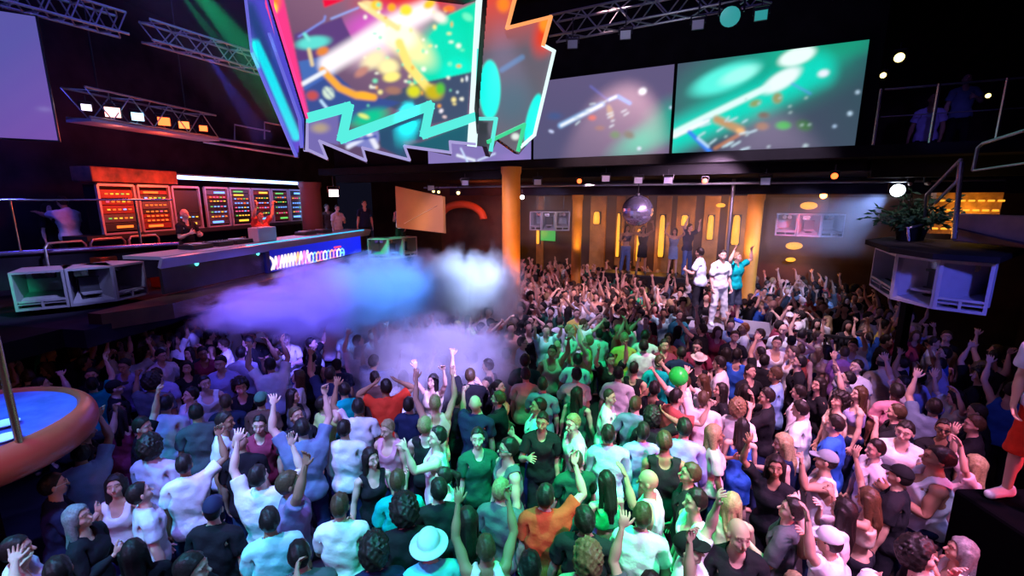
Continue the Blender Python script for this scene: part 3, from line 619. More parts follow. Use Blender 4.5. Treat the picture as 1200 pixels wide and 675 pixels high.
# left face
D0 = at(293, 40, 9.3); n3 = (D0-A0).cross(A1-A0).normalized(); n3 = n3 if n3.dot(V3(0, 0, EYE)-A0) > 0 else -n3
PL3 = (A0, n3); out3 = [(289, -10), (296, 62), (349, 184.5), (353, 160), (356, 176), (357, 140), (311, -10)]
MB().prism([poly3(PL3, *p) for p in out3], n3, .02).build('edge_panel', DARKMET, SCUL)
OPS3 = [('l', [(292, 10), (312, 60), (348, 150)], 16, rgb(36, 60, 120), .8), ('l', [(300, 52), (312, 78), (347, 160)], 10, rgb(0, 215, 230), .3), ('l', [(320, 70), (352, 150)], 5, rgb(30, 50, 130), .5)]
display('edge_picture', quad(*PL3, [(284, 190), (362, 190), (362, -14), (284, -14)]), 130, 200, lambda x, y: paint(x, y, OPS3, rgb(75, 70, 190)), SP, SCUL, .01, n3, out3)
strip('blue_strip', PL3, [(290, 0), (297, 62), (349, 182)], .05, EM_B, SCUL); strip('blue_corner', PL3, [(318, 40), (354, 140), (356, 172)], .03, EM_B, SCUL)
MB().tube([(-3, 8.9, 7.0), (-3, 8.9, 9.1)], .02, 6).tube([(-.9, 9.1, 7.0), (-.9, 9.1, 9.1)], .02, 6).build('hanging_cable', DARKMET, SCUL)
MB().prism([A1+V3(0, .2, .35), B1+V3(0, .2, .3), at(640, -30, 8.7)+V3(0, .3, 0), V3(-2.5, 10.2, 7.4)], UP, .08).build('top_frame', DARKMET, SCUL)
# ---- trusses and lamps ----------------------------------------------------------------------
def truss(a, b, w, label, n, m=ALU, r=.022, group=None):
    a, b = Vector(a), Vector(b); d = (b-a).normalized(); L = (b-a).length; s = d.cross(UP).normalized()*w/2; u = UP*w
    t = empty('lighting_truss', a, label, 'truss', group); cor = [s, -s, s+u, -s+u]
    for c in cor: MB().tube([a+c, b+c], r, 8).build('chord', m, t, True)
    g = MB()
    for i in range(n):
        p, q = a+d*(L*i/n), a+d*(L*(i+1)/n); k = i % 2
        for c1, c2 in ((cor[0], cor[2]), (cor[1], cor[3]), (cor[0], cor[1]), (cor[2], cor[3])):
            g.tube([p+(c1 if k else c2), q+(c2 if k else c1)], r*.55, 6)
    g.build('lacing', m, t); return t
T1 = truss(at(-40, -8, 6.35), at(146, 42, 7.9), .34, 'aluminium box truss under the ceiling above the side screen', 12)
T2 = truss(at(172, 48, 8.2), at(330, 92, 10.6), .34, 'dim aluminium box truss crossing behind the green light beam', 10)
T3 = truss(at(648, 46, 8.75), at(905, -2, 7.1), .36, 'aluminium box truss under the ceiling above the projection screens', 12)
def fixture(p, d, label, size=.22, lens=DIMW, group='dark ceiling lamps', light=None, body=BLACK, name='hanging_spotlight', hang=.25):
    """lamp: yoke, housing, lens; aims along d"""
    p = Vector(p); d = Vector(d).normalized(); t = empty(name, p, label, 'lamp', group); s = size
    ax = d
    MB().lathe([(s*.34, -s*.75), (s*.42, -s*.6), (s*.42, s*.1), (s*.55, s*.5), (s*.55, s*.6), (s*.5, s*.6)], p, ax, 16).build('housing', body, t, True)
    MB().lathe([(s*.49, s*.55), (s*.49, s*.62), (s*.3, s*.66)], p, ax, 16).build('lens', lens, t, True)
    sd = d.cross(UP); sd = sd.normalized() if sd.length > .1 else V3(1, 0, 0)
    g = MB(); g.bar(p+sd*s*.6, p+sd*s*.6+UP*s*.8, .02, .03); g.bar(p-sd*s*.6, p-sd*s*.6+UP*s*.8, .02, .03); g.bar(p-sd*s*.6+UP*s*.8, p+sd*s*.6+UP*s*.8, .03, .02); g.tube([p+UP*s*.8, p+UP*(s*.8+hang)], .012, 6)
    g.build('yoke', DARKMET, t); return t
def boxlamp(p, label, face=DIMW, w=.22, group='small box lamps', hang=.3):
    p = Vector(p); t = empty('hanging_lamp', p, label, 'lamp', group); to = (V3(0, 0, 3)-p).normalized(); s = to.cross(UP).normalized(); u = s.cross(to)
    MB().box(p, (w, w*.8, w*.7), s, u, to, .015).build('housing', DARKMET, t); MB().box(p+to*w*.36, (w*.86, w*.66, .02), s, u, to).build('lens', face, t)
    g = MB(); g.bar(p+s*w*.56, p+s*w*.56+UP*w*.6, .015); g.bar(p-s*w*.56, p-s*w*.56+UP*w*.6, .015); g.bar(p-s*w*.56+UP*w*.6, p+s*w*.56+UP*w*.6, .015); g.tube([p+UP*w*.6, p+UP*(w*.6+hang)], .01, 6)
    g.build('bracket', DARKMET, t); return t
LILF = mat('lit_lamp_face', (.20, .19, .28), .4, emit=(.18, .16, .30), estr=.25); TEALF = mat('teal_lamp_face', (.1, .3, .3), .4, emit=(.02, .32, .3), estr=.8)
for (px, py, t, m, lab) in [(671, 51, 8.3, LILF, 'small box lamp under the truss nearest the video sculpture'), (733, 40, 7.9, LILF, 'small box lamp under the middle of the ceiling truss'), (818, 28, 7.4, LILF, 'small box lamp under the ceiling truss above the gap between screens'), (892, 17, 7.0, TEALF, 'teal lit box lamp above the widest screen')]:
    boxlamp(at(px, py, t), lab, m, .2, 'box lamps under the truss')
fixture(at(857, 16, 7.2), at(840, 60, 6)-at(857, 16, 7.2), 'moving head lamp with a teal rim on the truss end', .3, TEALF)
BL = [(545, 214, 12.6, 'pale box lamp under the gallery edge by the ochre panel'), (630, 213, 11.4, 'pale box lamp under the gallery just right of the front pillar'), (710, 209, 10.7, 'pale box lamp above the far speaker cluster'), (748, 211, 10.4, 'pale box lamp directly above the mirror ball'), (783, 211, 10.1, 'pale box lamp under the gallery right of the mirror ball'), (897, 212, 9.3, 'pale box lamp in front of the rear yellow pillar top'), (505, 220, 12.8, 'pale box lamp above the ochre panel')]
for px, py, t, lab in BL: boxlamp(at(px, py, t), lab, LILF, .2, 'box lamps under the gallery edge', .12)
# coloured dots of light under the gallery: small spot lamps
for px, py, t, m, lab, sz in [(679, 212, 11.6, RED_L, 'small red spot lamp glowing over the far speaker cluster', .12), (826, 212, 10.2, RED_L, 'small red spot lamp glowing under the rightmost screen', .12), (978, 206, 8.9, RED_L, 'small red spot lamp under the gallery by the balcony', .12),
                              (965, 229, 11.8, em('red_hot', (1, .25, .05), 16), 'bright red spot lamp throwing a red beam at the speakers', .16), (612, 231, 13.5, WHITE_L, 'small white spot lamp beside the front yellow pillar', .12),
                              (508, 224, 13.2, WARM_L, 'small warm spot lamp on the ochre panel top', .08), (514, 225, 13.3, WARM_L, 'small warm spot lamp at the ochre panel corner', .08), (537, 226, 13.2, WARM_L, 'small warm spot lamp over the orange arch', .1),
                              (1054, 67, 8.3, WARM_L, 'round warm spot lamp above the upper balcony', .16), (1035, 88, 8.5, WARM_L, 'small warm spot lamp left of the balcony rail', .1), (1126, 124, 9.5, WARM_L, 'small warm spot lamp inside the upper balcony', .09), (1158, 112, 9.3, WARM_L, 'small warm spot lamp at the far end of the upper balcony', .09)]:
    p = at(px, py, t); fixture(p, (V3(0, 0, 3.4)-p), lab, sz, m, 'small spot lamps', hang=.12, name='spot_lamp')
HB = at(1052, 223, 9.4); fixture(HB, V3(0, 0, 4.0)-HB, 'bright white floodlight under the gallery above the potted plant', .25, em('flood_lens', (.75, .85, 1), 12), None, name='floodlight', hang=.2)
# mirror ball
MBL = at(747, 247, 11.6); r = empty('mirror_ball', MBL, 'silver mirror ball hanging above the raised dancers', 'mirror ball')
me = MB().ball(MBL, .39, 30, 20).build('ball', mat('mirror_tiles', (.62, .58, .85), .22, .9), r)
MB().tube([MBL+UP*.38, MBL+UP*.95], .012, 8).lathe([(.05, 0), (.05, .06), (.02, .08)], MBL+UP*.36, n=12).build('hanger', DARKMET, r)
# ---- loudspeaker clusters --------------------------------------------------------------------
def cabinet(p, yaw, w, h, dp, kind, label, group, tilt=0.):
    """open fronted horn cabinet: shell, shelf, ports, horn; front looks along -y before turning"""
    p = Vector(p); t = empty('speaker_cabinet', p, label, 'loudspeaker', group); t.rotation_euler = (0, 0, yaw); e = .035
    def add(g, n, m, sm=False):
        o = g.build(n, m, None, sm); o.parent = t; return o
    g = MB(); g.box((0, 0, h-e/2), (w, dp, e)).box((0, 0, e/2), (w, dp, e)).box((-w/2+e/2, 0, h/2), (e, dp, h-2*e)).box((w/2-e/2, 0, h/2), (e, dp, h-2*e)).box((0, dp/2-e/2, h/2), (w-2*e, e, h-2*e)); add(g, 'cabinet_shell', CABW)
    if kind == 'horn':
        add(MB().box((0, -dp*.05, h*.24), (w-2*e, dp*.86, .02), V3(1, 0, 0), V3(0, 1, .18).normalized(), V3(0, -.18, 1).normalized()), 'sloping_shelf', CABW)
        add(MB().box((0, -dp*.47, h*.13), (.03, .04, h*.2)).box((0, -dp*.47, h*.235), (w-2*e, .04, .03)), 'port_divider', CABW)
        add(MB().box((0, -dp*.25, h*.13), (w-2*e-.02, .05, h*.17)), 'bass_port', HOLE)
        add(MB().box((0, dp*.1, h*.83), (w*.42, .1, h*.2), bev=.01), 'horn_block', CABIN)
        g = MB()
        for sx in (-1, 1): g.lathe([(.03, 0), (.055, .03), (.06, .05)], (sx*w*.12, dp*.1-.05, h*.84), V3(0, -1, 0), 14)
        add(g, 'horn_driver', CHROME, True)
    else:
        add(MB().box((0, dp*.1, h*.5), (w*.46, dp*.4, h*.42), bev=.01).box((0, -dp*.12, h*.69), (w*.46, .03, .03)).box((0, -dp*.12, h*.31), (w*.46, .03, .03)), 'inner_box', CABIN)
        add(MB().box((0, -dp*.2, h*.28), (w*.44, .25, .03)), 'inner_lip', CABW)
        add(MB().prism([V3(-w*.46, -dp*.45, .045), V3(w*.46, -dp*.45, .045), V3(w*.25, dp*.2, .2), V3(-w*.25, dp*.2, .2)], UP, .02), 'ramp', CABW)
        add(MB().lathe([(w*.16, 0), (w*.2, .03), (w*.08, .05)], (0, -dp*.1, h*.13), UP, 20), 'woofer', HOLE, True)
        add(MB().lathe([(.02, 0), (.07, .05)], (-w*.22, -.05, h*.82), V3(0, -1, 0), 4).lathe([(.02, 0), (.07, .05)], (-w*.08, -.05, h*.82), V3(0, -1, 0), 4), 'tweeter', CHROME)
    return t
def cluster(pts, h, dp, where, group, order=('horn', 'box', 'horn'), names=('left', 'middle', 'right')):
    """pts: front bottom corner points, n+1 of them"""
    for i in range(len(pts)-1):
        a, b = Vector(pts[i]), Vector(pts[i+1]); d = b-a; d.z = 0; w = d.length; yaw = math.atan2(d.y, d.x); n = V3(-d.y, d.x, 0).normalized()
        c = (a+b)/2+n*(dp/2+.02); c.z = a.z
        cabinet(c, yaw, w-.02, h, dp, order[i % 3], f'{names[i]} speaker cabinet {where}', group)
def zc(p, z): return V3(p.x, p.y, z)
zl = 2.40
p = [at_z(16, 371, zl), at_z(83, 361, zl), at_z(139, 352.5, zl), at_z(177, 344, zl)]
p = [at(18, 371, 7.35), at(83, 361, 7.7), at(139, 352.5, 8.15), at(176, 344, 8.75)]; cluster([zc(q, zl+.0) for q in p], .64, .7, 'hung below the left balcony beside the booth', 'speaker cabinets below the left balcony', names=('green lit outer', 'central boxed', 'inner slim'))
p = [at(1018, 325, 7.3), at(1041, 345, 6.3), at(1092, 357, 5.7), at(1158, 365, 5.35)]; z_ = 2.84
cluster([zc(q, z_) for q in p], .62, .8, 'of the blue lit cluster below the plant', 'speaker cabinets of the near right cluster', names=('far slim', 'central boxed', 'nearest wide'))
p = [at(907, 276, 13.9), at(933, 276.5, 13.6), at(961, 278, 13.3), at(989, 276, 13.2)]; z_ = 3.1
cluster([zc(q, z_) for q in p], .66, .6, 'of the cluster hung right of the yellow pillar', 'speaker cabinets of the rear right cluster', names=('far', 'red lit middle', 'near'))
p = [at(620, 267, 16.2), at(634, 267, 16.0), at(651, 267, 15.9), at(668, 266, 15.9)]; z_ = 3.1
cluster([zc(q, z_) for q in p], .66, .6, 'of the cluster hung beside the front pillar', 'speaker cabinets of the rear centre cluster', names=('hazy outer', 'boxed middle', 'horned inner'))
p = [at(431, 300, 14.4), at(456, 300, 14.5), at(474, 300, 14.9), at(490, 300, 15.4)]; z_ = 2.3
cluster([zc(q, z_) for q in p], .66, .6, 'standing past the far end of the DJ counter', 'speaker cabinets behind the smoke', names=('bright framed', 'dim middle', 'dim far'))
tag(MB().prism([zc(at(1012, 296, 7.4), 3.55), zc(at(1041, 300, 6.2), 3.55), zc(at(1092, 306, 5.5), 3.55), zc(at(1172, 306, 5.15), 3.55), V3(7.6, 6.6, 3.55), V3(6.6, 8.0, 3.55)], UP, .07).build('speaker_shelf', BLACK), 'black shelf over the blue lit speaker cluster by the plant', 'shelf')
for a, b, lab in [((7.25, 5.6, 3.48), (7.25, 5.6, 0), 'black support post under the outer end of the speaker shelf'), ((6.6, 7.4, 3.48), (6.6, 7.4, 0), 'black support post under the plant end of the speaker shelf')]:
    tag(MB().bar(a, b, .12).build('support_post', BLACK), lab, 'post')
# hanging rods for the rear clusters
for q, lab in [(at(948, 240, 13.6), 'thin rods hanging the speaker cluster by the rear yellow pillar'), (at(645, 240, 16.3), 'thin rods hanging the speaker cluster by the front yellow pillar')]:
    g = MB(); g.tube([zc(q, 3.76)+E2*.5, zc(q, 4.73)+E2*.5], .015, 6); g.tube([zc(q, 3.76)-E2*.5, zc(q, 4.73)-E2*.5], .015, 6); g.bar(zc(q, 3.785)-E2*.7, zc(q, 3.785)+E2*.7, .04); tag(g.build('hanging_rod', DARKMET), lab, 'rod')
# ---- DJ booth --------------------------------------------------------------------------------
DJ = V3(.177, .984, 0); DN = V3(-.984, .177, 0); C0_ = V3(-6.23, 7.96, 0)
def dj(s, n, z): q = C0_+DJ*s+DN*n; return V3(q.x, q.y, z)
struct(MB().box(dj(3.4, 1.9, 2.16), (9.8, 4.2, .28), DJ, DN, UP).build('trim_6', DARKWALL)); struct(MB().box(dj(-4.0, 2.1, 2.16), (5.0, 3.8, .28), DJ, DN, UP).build('trim_7', BLACK))
tag(MB().prism([dj(-1.2, -.15, 2.47), dj(-.4, -.6, 2.47), dj(3, -.62, 2.47), dj(8, -.4, 2.47), dj(8, .1, 2.47), dj(-1.2, .1, 2.47)], UP, .26).build('stage_lip', WOOD), 'dark wooden lip along the foot of the DJ booth', 'ledge')
cnt = empty('dj_counter', dj(3.7, .3, 2.5), 'long pale grey DJ counter with a dark front above the dance floor', 'counter')
TOPM = mat('counter_top', (.42, .42, .50), .35, noise=.06, nscale=3)
MB().prism([dj(0, -.05, 3.2), dj(7.6, -.05, 3.2), dj(7.6, .75, 3.2), dj(0, .75, 3.2)], UP, .06).build('counter_top', TOPM, cnt)
MB().box(dj(3.8, -.06, 3.09), (7.66, .06, .2), DJ, (DN+UP*.45).normalized(), (UP-DN*.45).normalized()).build('counter_apron', TOPM, cnt)
MB().box(dj(3.8, .06, 2.8), (7.5, .06, .58), DJ, DN, UP).build('counter_front', mat('booth_front', (.03, .02, .022), .5, noise=.4, nscale=3), cnt)
g = MB()
for s in (.25, 1.9): g.lathe([(.035, 0), (.05, .02), (.03, .04)], dj(s+.5, .0, 2.98), -DN, 14)
g.build('button_light', em('teal_button', (.1, .8, .75), 2.5), cnt, True)
MB().box(dj(4.6, -.075, 3.18), (5.2, .03, .05), DJ, DN, UP).build('edge_light', em('cyan_edge', (.02, .55, 1), 1.7), cnt)
# sign with blurred outlined lettering
sgn = empty('led_sign', dj(4.85, -.0, 2.6), 'blue LED sign with blurred white and pink lettering on the DJ counter', 'sign')
MB().box(dj(4.85, -.015, 2.78), (4.5, .07, .6), DJ, DN, UP, .01).build('sign_box', mat('sign_box', (.01, .012, .05), .4), sgn)
def glyphs():
    o = [('g', 300, 330, 420, 300, rgb(20, 40, 220), .6)]; W_ = rgb(255, 235, 240); Pk = rgb(255, 120, 190); Or = rgb(255, 170, 110); Bl = rgb(120, 190, 255)
    o += [('l', [(314+6.5*math.cos(a/8*PI*2), 309.5+8.5*math.sin(a/8*PI*2)) for a in range(9)], 1.7, rgb(250, 225, 180), .5), ('l', [(316+5*math.cos(a/8*PI*2), 309+8*math.sin(a/8*PI*2)) for a in range(9)], 1.2, W_, .5)]
    x = 321; col = [W_, Pk, W_, W_, rgb(255, 235, 180), W_, W_, Or, W_, Pk]; k = 0
    while x < 360:
        yb = 316-(x-321)*.19; o.append(('l', [(x, yb-1), (x+2.2, yb-15), (x+4.4, yb-1.5)], 1.9, col[k % 10], .5)); x += 3.7; k += 1
    for j in range(11):
        cx = 361+j*4.0; cy = 303-(cx-361)*.17; r = 6.2-.12*j; o.append(('l', [(cx+2.3*math.cos(a/8*PI*2), cy+r*math.sin(a/8*PI*2)) for a in range(9)], 1.3, [Pk, W_, Bl, Or][j % 4], .5))
    o += [('l', [(392, 290), (399, 289)], 1.5, rgb(255, 70, 60), .5), ('l', [(391, 303), (397, 302)], 1.5, Pk, .5), ('e', 303, 311, 1.6, 1.6, 0, rgb(60, 180, 255), .5), ('e', 401, 296, 2.5, 1.3, 0, rgb(90, 200, 255), .5)]
    return o
GL = glyphs()
SGM = screen_mat('sign_picture', 2.0)
display('sign_lettering', [dj(2.72, -.058, 2.5), dj(7.0, -.058, 2.5), dj(7.0, -.058, 3.06), dj(2.72, -.058, 3.06)], 420, 90, lambda x, y: paint(x, y, GL, rgb(10, 14, 90)), SGM, sgn, 0, -DN)
# decks and mixers on the counter
ORB = mat('orange_case', (.40, .07, .02), .5)
def deck(s, n, label):
    t = empty('turntable', dj(s, n, 3.2), label, 'turntable', 'turntables on the DJ counter')
    MB().box(dj(s, n, 3.25), (.5, .36, .09), DJ, DN, UP, .012).build('plinth', DARKMET, t); MB().lathe([(.15, 0), (.16, .01), (.155, .02)], dj(s-.06, n, 3.296), n=24).build('platter', ALU, t, True)
    MB().tube([dj(s+.2, n+.12, 3.32), dj(s+.2, n-.02, 3.33), dj(s+.12, n-.09, 3.32)], .008, 6).build('tone_arm', CHROME, t)
for s, lab in [(1.25, 'turntable in front of the bald DJ nearest the booth end'), (2.4, 'turntable just past the bald DJ'), (4.9, 'turntable before the DJ with raised arms'), (5.7, 'turntable at the far end of the DJ counter')]: deck(s, .45, lab)
t = empty('mixer', dj(1.85, .45, 3.2), 'black mixer with small knobs between the near turntables', 'mixer')
MB().box(dj(1.85, .45, 3.25), (.4, .36, .1), DJ, DN, UP, .01).build('mixer_body', DARKMET, t)
g = MB()
for i in range(5):
    for j in range(4): g.lathe([(.012, 0), (.012, .02)], dj(1.72+i*.065, .34+j*.07, 3.3), n=8)
g.build('knob', CHROME, t)
tag(MB().box(dj(2.95, .25, 3.37), (.62, .28, .34), DJ, DN, UP, .02).build('monitor_box', mat('pale_case', (.45, .5, .55), .5)), 'pale grey monitor box standing on the DJ counter', 'box')
# racks of equipment
RK = 2.3
RACKC = mat('rack_frame', (.35, .33, .42), .4, .4); UN = [mat('unit_red', (.16, .02, .015), .5), mat('unit_black', (.015, .015, .02), .4), mat('unit_grey', (.07, .06, .08), .4)]
LEDS = [em('led_yellow', (1, .55, .04), 1.6), em('led_orange', (1, .18, .02), 1.8), em('led_blue', (.12, .35, 1), 2.2), em('led_green', (.15, .8, .15), 1.0), em('led_pink', (1, .1, .25), 1.5)]
rr = random.Random(5)
descr = ['with a yellow display nearest the left balcony', 'second from the left balcony', 'with a dark screen behind the bald DJ', 'under the start of the blue tube', 'under the blue tube with mixed lights', 'left of the raised arms DJ', 'right behind the raised arms DJ', 'at the far end of the blue tube']
for i in range(8):
    s = .95+i*.83; s = s if i < 3 else s+.1
    t = empty('equipment_rack', dj(s+.38, RK, 3.5), f'lit equipment rack {descr[i]}', 'rack', 'equipment racks behind the booth'); w, h, zz = .74, 1.0, 3.48
    g = MB(); f = -DN
    for sx in (-1, 1): g.bar(dj(s+.38+sx*w/2, RK-.02, zz), dj(s+.38+sx*w/2, RK-.02, zz+h), .05)
    g.bar(dj(s+.38-w/2, RK-.02, zz), dj(s+.38+w/2, RK-.02, zz), .05); g.bar(dj(s+.38-w/2, RK-.02, zz+h), dj(s+.38+w/2, RK-.02, zz+h), .05); g.build('rack_frame', RACKC, t)
    MB().box(dj(s+.38, RK+.17, zz+h/2), (w, .3, h), DJ, DN, UP).build('rack_case', BLACK, t)
    k = 0; z = zz+.05
    while z < zz+h-.1:
        hh = rr.choice([.10, .14, .18]); hh = min(hh, zz+h-.04-z)
        if i == 2 and .2 < z-zz < .85: hh = .55; mm = UN[1]
        else: mm = rr.choice(UN)
        u = MB().box(dj(s+.38, RK-.005, z+hh/2), (w-.08, .05, hh-.015), DJ, DN, UP, .005).build('rack_unit', mm, t)
        if not (i == 2 and hh > .5):
            m = rr.choice([LEDS[0], LEDS[1], LEDS[1], LEDS[1]] if i < 3 else LEDS+[LEDS[2], LEDS[4]]); z3 = z+hh/2
            if z-zz < .08 or z-zz > .75:
                MB().box(dj(s+.38+rr.uniform(-.1, .1), RK-.04, z3), (.34, .02, min(.05, hh*.4)), DJ, DN, UP).build('display_strip', m, u)
            else:
                for q in range(5): MB().box(dj(s+.16+q*.11, RK-.04, z3), (.05, .02, .026), DJ, DN, UP).build('indicator_light', m if q % 3 else rr.choice(LEDS), u)
        z += hh; k += 1
tag(MB().box(dj(4.3, RK+.25, 3.42), (7.4, .6, .1), DJ, DN, UP).build('rack_shelf', DARKMET), 'dark metal shelf carrying the row of equipment racks', 'shelf')
for s in (.8, 3.0, 5.4, 7.8): tag(MB().bar(dj(s, RK+.3, 2.3), dj(s, RK+.3, 3.37), .07).build('shelf_post', DARKMET), 'dark post under the equipment rack shelf behind the booth', 'post', 'posts under the rack shelf')
tag(MB().box(dj(2.2, 1.7, 2.7), (1.5, .45, .8), DJ, DN, UP, .02).build('equipment_case', ORB), 'orange red equipment case behind the DJ counter near the bald DJ', 'case')
tag(MB().box(dj(.75, 1.9, 2.7), (.8, .4, .8), DJ, DN, UP, .02).build('equipment_case', ORB), 'orange red equipment case beside the balcony end of the booth', 'case')
t = empty('light_tube', dj(5.1, RK-.1, 4.66), 'long bright blue white light tube above the equipment racks', 'light tube')
MB().tube([dj(2.75, RK-.12, 4.7), dj(7.6, RK-.12, 4.7)], .045, 12).build('tube', BLUE_T, t, True)
MB().box(dj(5.17, RK+.02, 4.72), (5.0, .12, .14), DJ, DN, UP, .01).build('tube_housing', DARKMET, t)
tag(MB().box(dj(7.55, RK-.1, 4.1), (.08, .08, 1.2), DJ, DN, UP).build('light_tube', BLUE_T.copy()), 'short upright blue tube at the far end of the racks', 'light tube')
tag(MB().box(dj(1.75, RK+.1, 4.68), (1.9, .5, .3), DJ, DN, UP, .02).build('red_lit_shelf', mat('red_shelf', (.11, .03, .02), .6, noise=.8, nscale=5)), 'shelf of reddish cases above the two first equipment racks', 'shelf')
# lighting rig above
q0, q1 = V3(-7.7, 8.5, 5.62), V3(-7.2, 11.3, 5.62)
rig = truss(q0, q1, .5, 'short box truss rig of red and white lamps above the booth', 7, r=.02)
MB().box((q0+q1)/2+V3(0, 0, -.05), ((q1-q0).length, .55, .05), q1-q0, DN, UP).build('rig_shelf', RACKC, rig)
for k, (f, m, lab, sz) in enumerate([(.02, em('pale_lamp', (.8, .7, 1), 2.5), 'pale lit lamp at the rig end', .16), (.18, em('pink_white', (1, .45, .4), 3.5), 'square pinkish white lamp on the rig', .26), (.35, em('blue_white', (.4, .75, 1), 4), 'pale blue strip lamp on the rig', .22), (.55, RED_L, 'red orange lamp in the middle of the rig', .24), (.72, em('orange_red', (1, .2, .05), 3), 'orange red lamp on the rig', .22), (.9, RED_L, 'dim red lamp at the far rig end', .18)]):
    boxlamp(q0.lerp(q1, f)+V3(.12, 0, .18), lab+' above the booth', m, sz, 'lamps on the short rig', .1)
for f in (.15, .8): tag(MB().tube([q0.lerp(q1, f)+V3(0, 0, .5), q0.lerp(q1, f)+V3(0, 0, 3.5)], .012, 6).build('rig_cable', DARKMET), 'thin cable holding the short rig above the booth', 'cable', 'cables of the short rig')
# ---- left balcony -----------------------------------------------------------------------------
a, b = V3(-9.9, 7.0, 0), V3(-7.0, 9.55, 0); dl = (b-a).normalized(); nl = V3(-dl.y, dl.x, 0)
tag(MB().box((a+b)/2+V3(0, 0, 2.92)+nl*.1, ((b-a).length, .12, .62), dl, nl, UP).build('balcony_parapet', DARKWALL), 'dark parapet of the left balcony above the speaker cabinets', 'parapet')
tag(MB().tube([zc(a, 3.25), zc(b, 3.27)], .045, 12).build('ledge_tube', mat('purple_steel', (.5, .4, .75), .25, .9), smooth=True), 'shiny purple lit steel tube along the left balcony ledge', 'tube')
r = empty('balcony_railing', zc(a, 3.25), 'thin steel railing on the left balcony before the embracing pair', 'railing')
MB().tube([zc(a, 4.18), zc(b, 4.18)], .02, 10).build('handrail', CHROME, r, True)
for px in (22, 166):
    k = ray(px, 290); tt = 8.0 if px < 100 else 9.2; q = at(px, 290, tt); f = (zc(q, 0)-a).dot(dl); q = a+dl*f; MB().tube([zc(q, 3.27), zc(q, 4.18)], .022, 10).build('post', CHROME, r, True)
r = empty('tubular_barrier', dj(.3, 1.9, 2.3), 'low tubular steel barrier between the balcony and the booth', 'barrier')
for i in range(3):
    s = -.3+i*.75; MB().tube([dj(s, 2.0, 2.3), dj(s, 2.0, 3.35), dj(s+.06, 2.0, 3.42), dj(s+.6, 2.0, 3.42), dj(s+.66, 2.0, 3.35), dj(s+.66, 2.0, 2.3)], .022, 8).build('hoop', ALU, r, True)
# ---- podiums ------------------------------------------------------------------------------------
PC = V3(-4.98, 3.66, 0); R_ = .98
r = empty('round_podium', PC, 'round dance podium with a padded red orange rim and blue top in the near corner', 'podium')
MB().lathe([(.01, 2.1), (R_-.08, 2.1), (R_-.08, 2.2), (.01, 2.2)], PC, n=64).build('podium_top', mat('blue_podium', (.12, .14, .55), .18, noise=.25, nscale=6), r, True)
prof = [(R_-.09+.13*max(0, math.cos(t))*.9+.0, 2.07+.165*math.sin(t)) for t in np.linspace(-PI/2, PI/2, 15)]
MB().lathe([(R_-.3, 1.905)]+prof+[(R_-.10, 2.225), (R_-.12, 2.2), (R_-.12, 2.12)], PC, n=72).build('padded_rim', mat('red_padding', (.48, .075, .035), .3, noise=.12, nscale=5), r, True)
MB().lathe([(.5, 0), (.5, .08), (.22, .2), (.2, 1.7), (.6, 1.92)], PC, n=40).build('pedestal', BLACK, r, True)
pp = at(24, 524, 3.78); PP = V3(pp.x, pp.y, 2.2)
tag(MB().tube([PP, V3(PP.x, PP.y, 4.9)], .026, 16).build('dance_pole', mat('brass_pole', (.45, .33, .16), .25, .9), smooth=True), 'brass dance pole standing on the round podium', 'pole')
g = empty('podium_glint', at_z(6, 499, 2.2), 'white disc standing for a glint on the round podium, farther one', 'reflection', 'two glints on the podium')  # glossy white disc shaped to stand for a reflection on the podium top
MB().lathe([(.05, .0), (.09, .02), (.10, .03), (.05, .015)], at_z(6, 499, 2.205), n=24).build('glint_disc', mat('white_gloss', (.9, .9, .95), .1), g, True)
g = empty('podium_glint', at_z(6, 516, 2.2), 'white disc standing for a glint on the round podium, nearer one', 'reflection', 'two glints on the podium')  # second disc, likewise a reflection given a shape of its own
MB().lathe([(.05, .0), (.09, .02), (.10, .03), (.05, .015)], at_z(6, 516, 2.205), n=24).build('glint_disc', mat('white_gloss'), g, True)
PLT = V3(5.12, 10.35, 0)
r = empty('dance_platform', PLT, 'square platform with a grey top and red side under the three raised dancers', 'platform')
MB().box(PLT+V3(0, 0, 1.25), (1.7, 1.25, .1), E2, E1, UP, .02).build('platform_top', mat('grey_top', (.25, .24, .3), .5), r); MB().box(PLT+V3(0, 0, .6), (1.55, 1.1, 1.2), E2, E1, UP).build('platform_body', mat('red_body', (.3, .06, .06), .6), r)
r = empty('platform_barrier', PLT+E2*1.6, 'dark slatted barrier right of the dance platform', 'barrier')
b0 = PLT+E2*1.15-E1*.5; b1 = PLT+E2*2.3-E1*.7
MB().bar(zc(b0, 1.45), zc(b1, 1.45), .05).bar(zc(b0, .05), zc(b0, 1.45), .05).bar(zc(b1, .05), zc(b1, 1.45), .05).build('barrier_frame', DARKMET, r)
g = MB()
for i in range(1, 12): q = b0.lerp(b1, i/12); g.bar(zc(q, .05), zc(q, 1.43), .02)
g.build('slats', DARKMET, r)
BAR = V3(4.75, 15.2, 0); tag(MB().box(BAR+V3(0, 0, .85), (3.4, .8, 1.7), E2, E1, UP, .03).build('rear_platform', DARKMET), 'dark raised bar top that the far dancers stand on', 'platform')
RP = V3(4.70, 2.92, 0)
tag(MB().box(RP+V3(0, 0, .825), (1.45, 1.5, 1.65), V3(1, 0, 0), V3(0, 1, 0), UP, .03).build('corner_podium', mat('matt_black', (.003, .003, .004), .95, spec=0.)), 'black podium at the near right corner under the sneakers', 'podium')
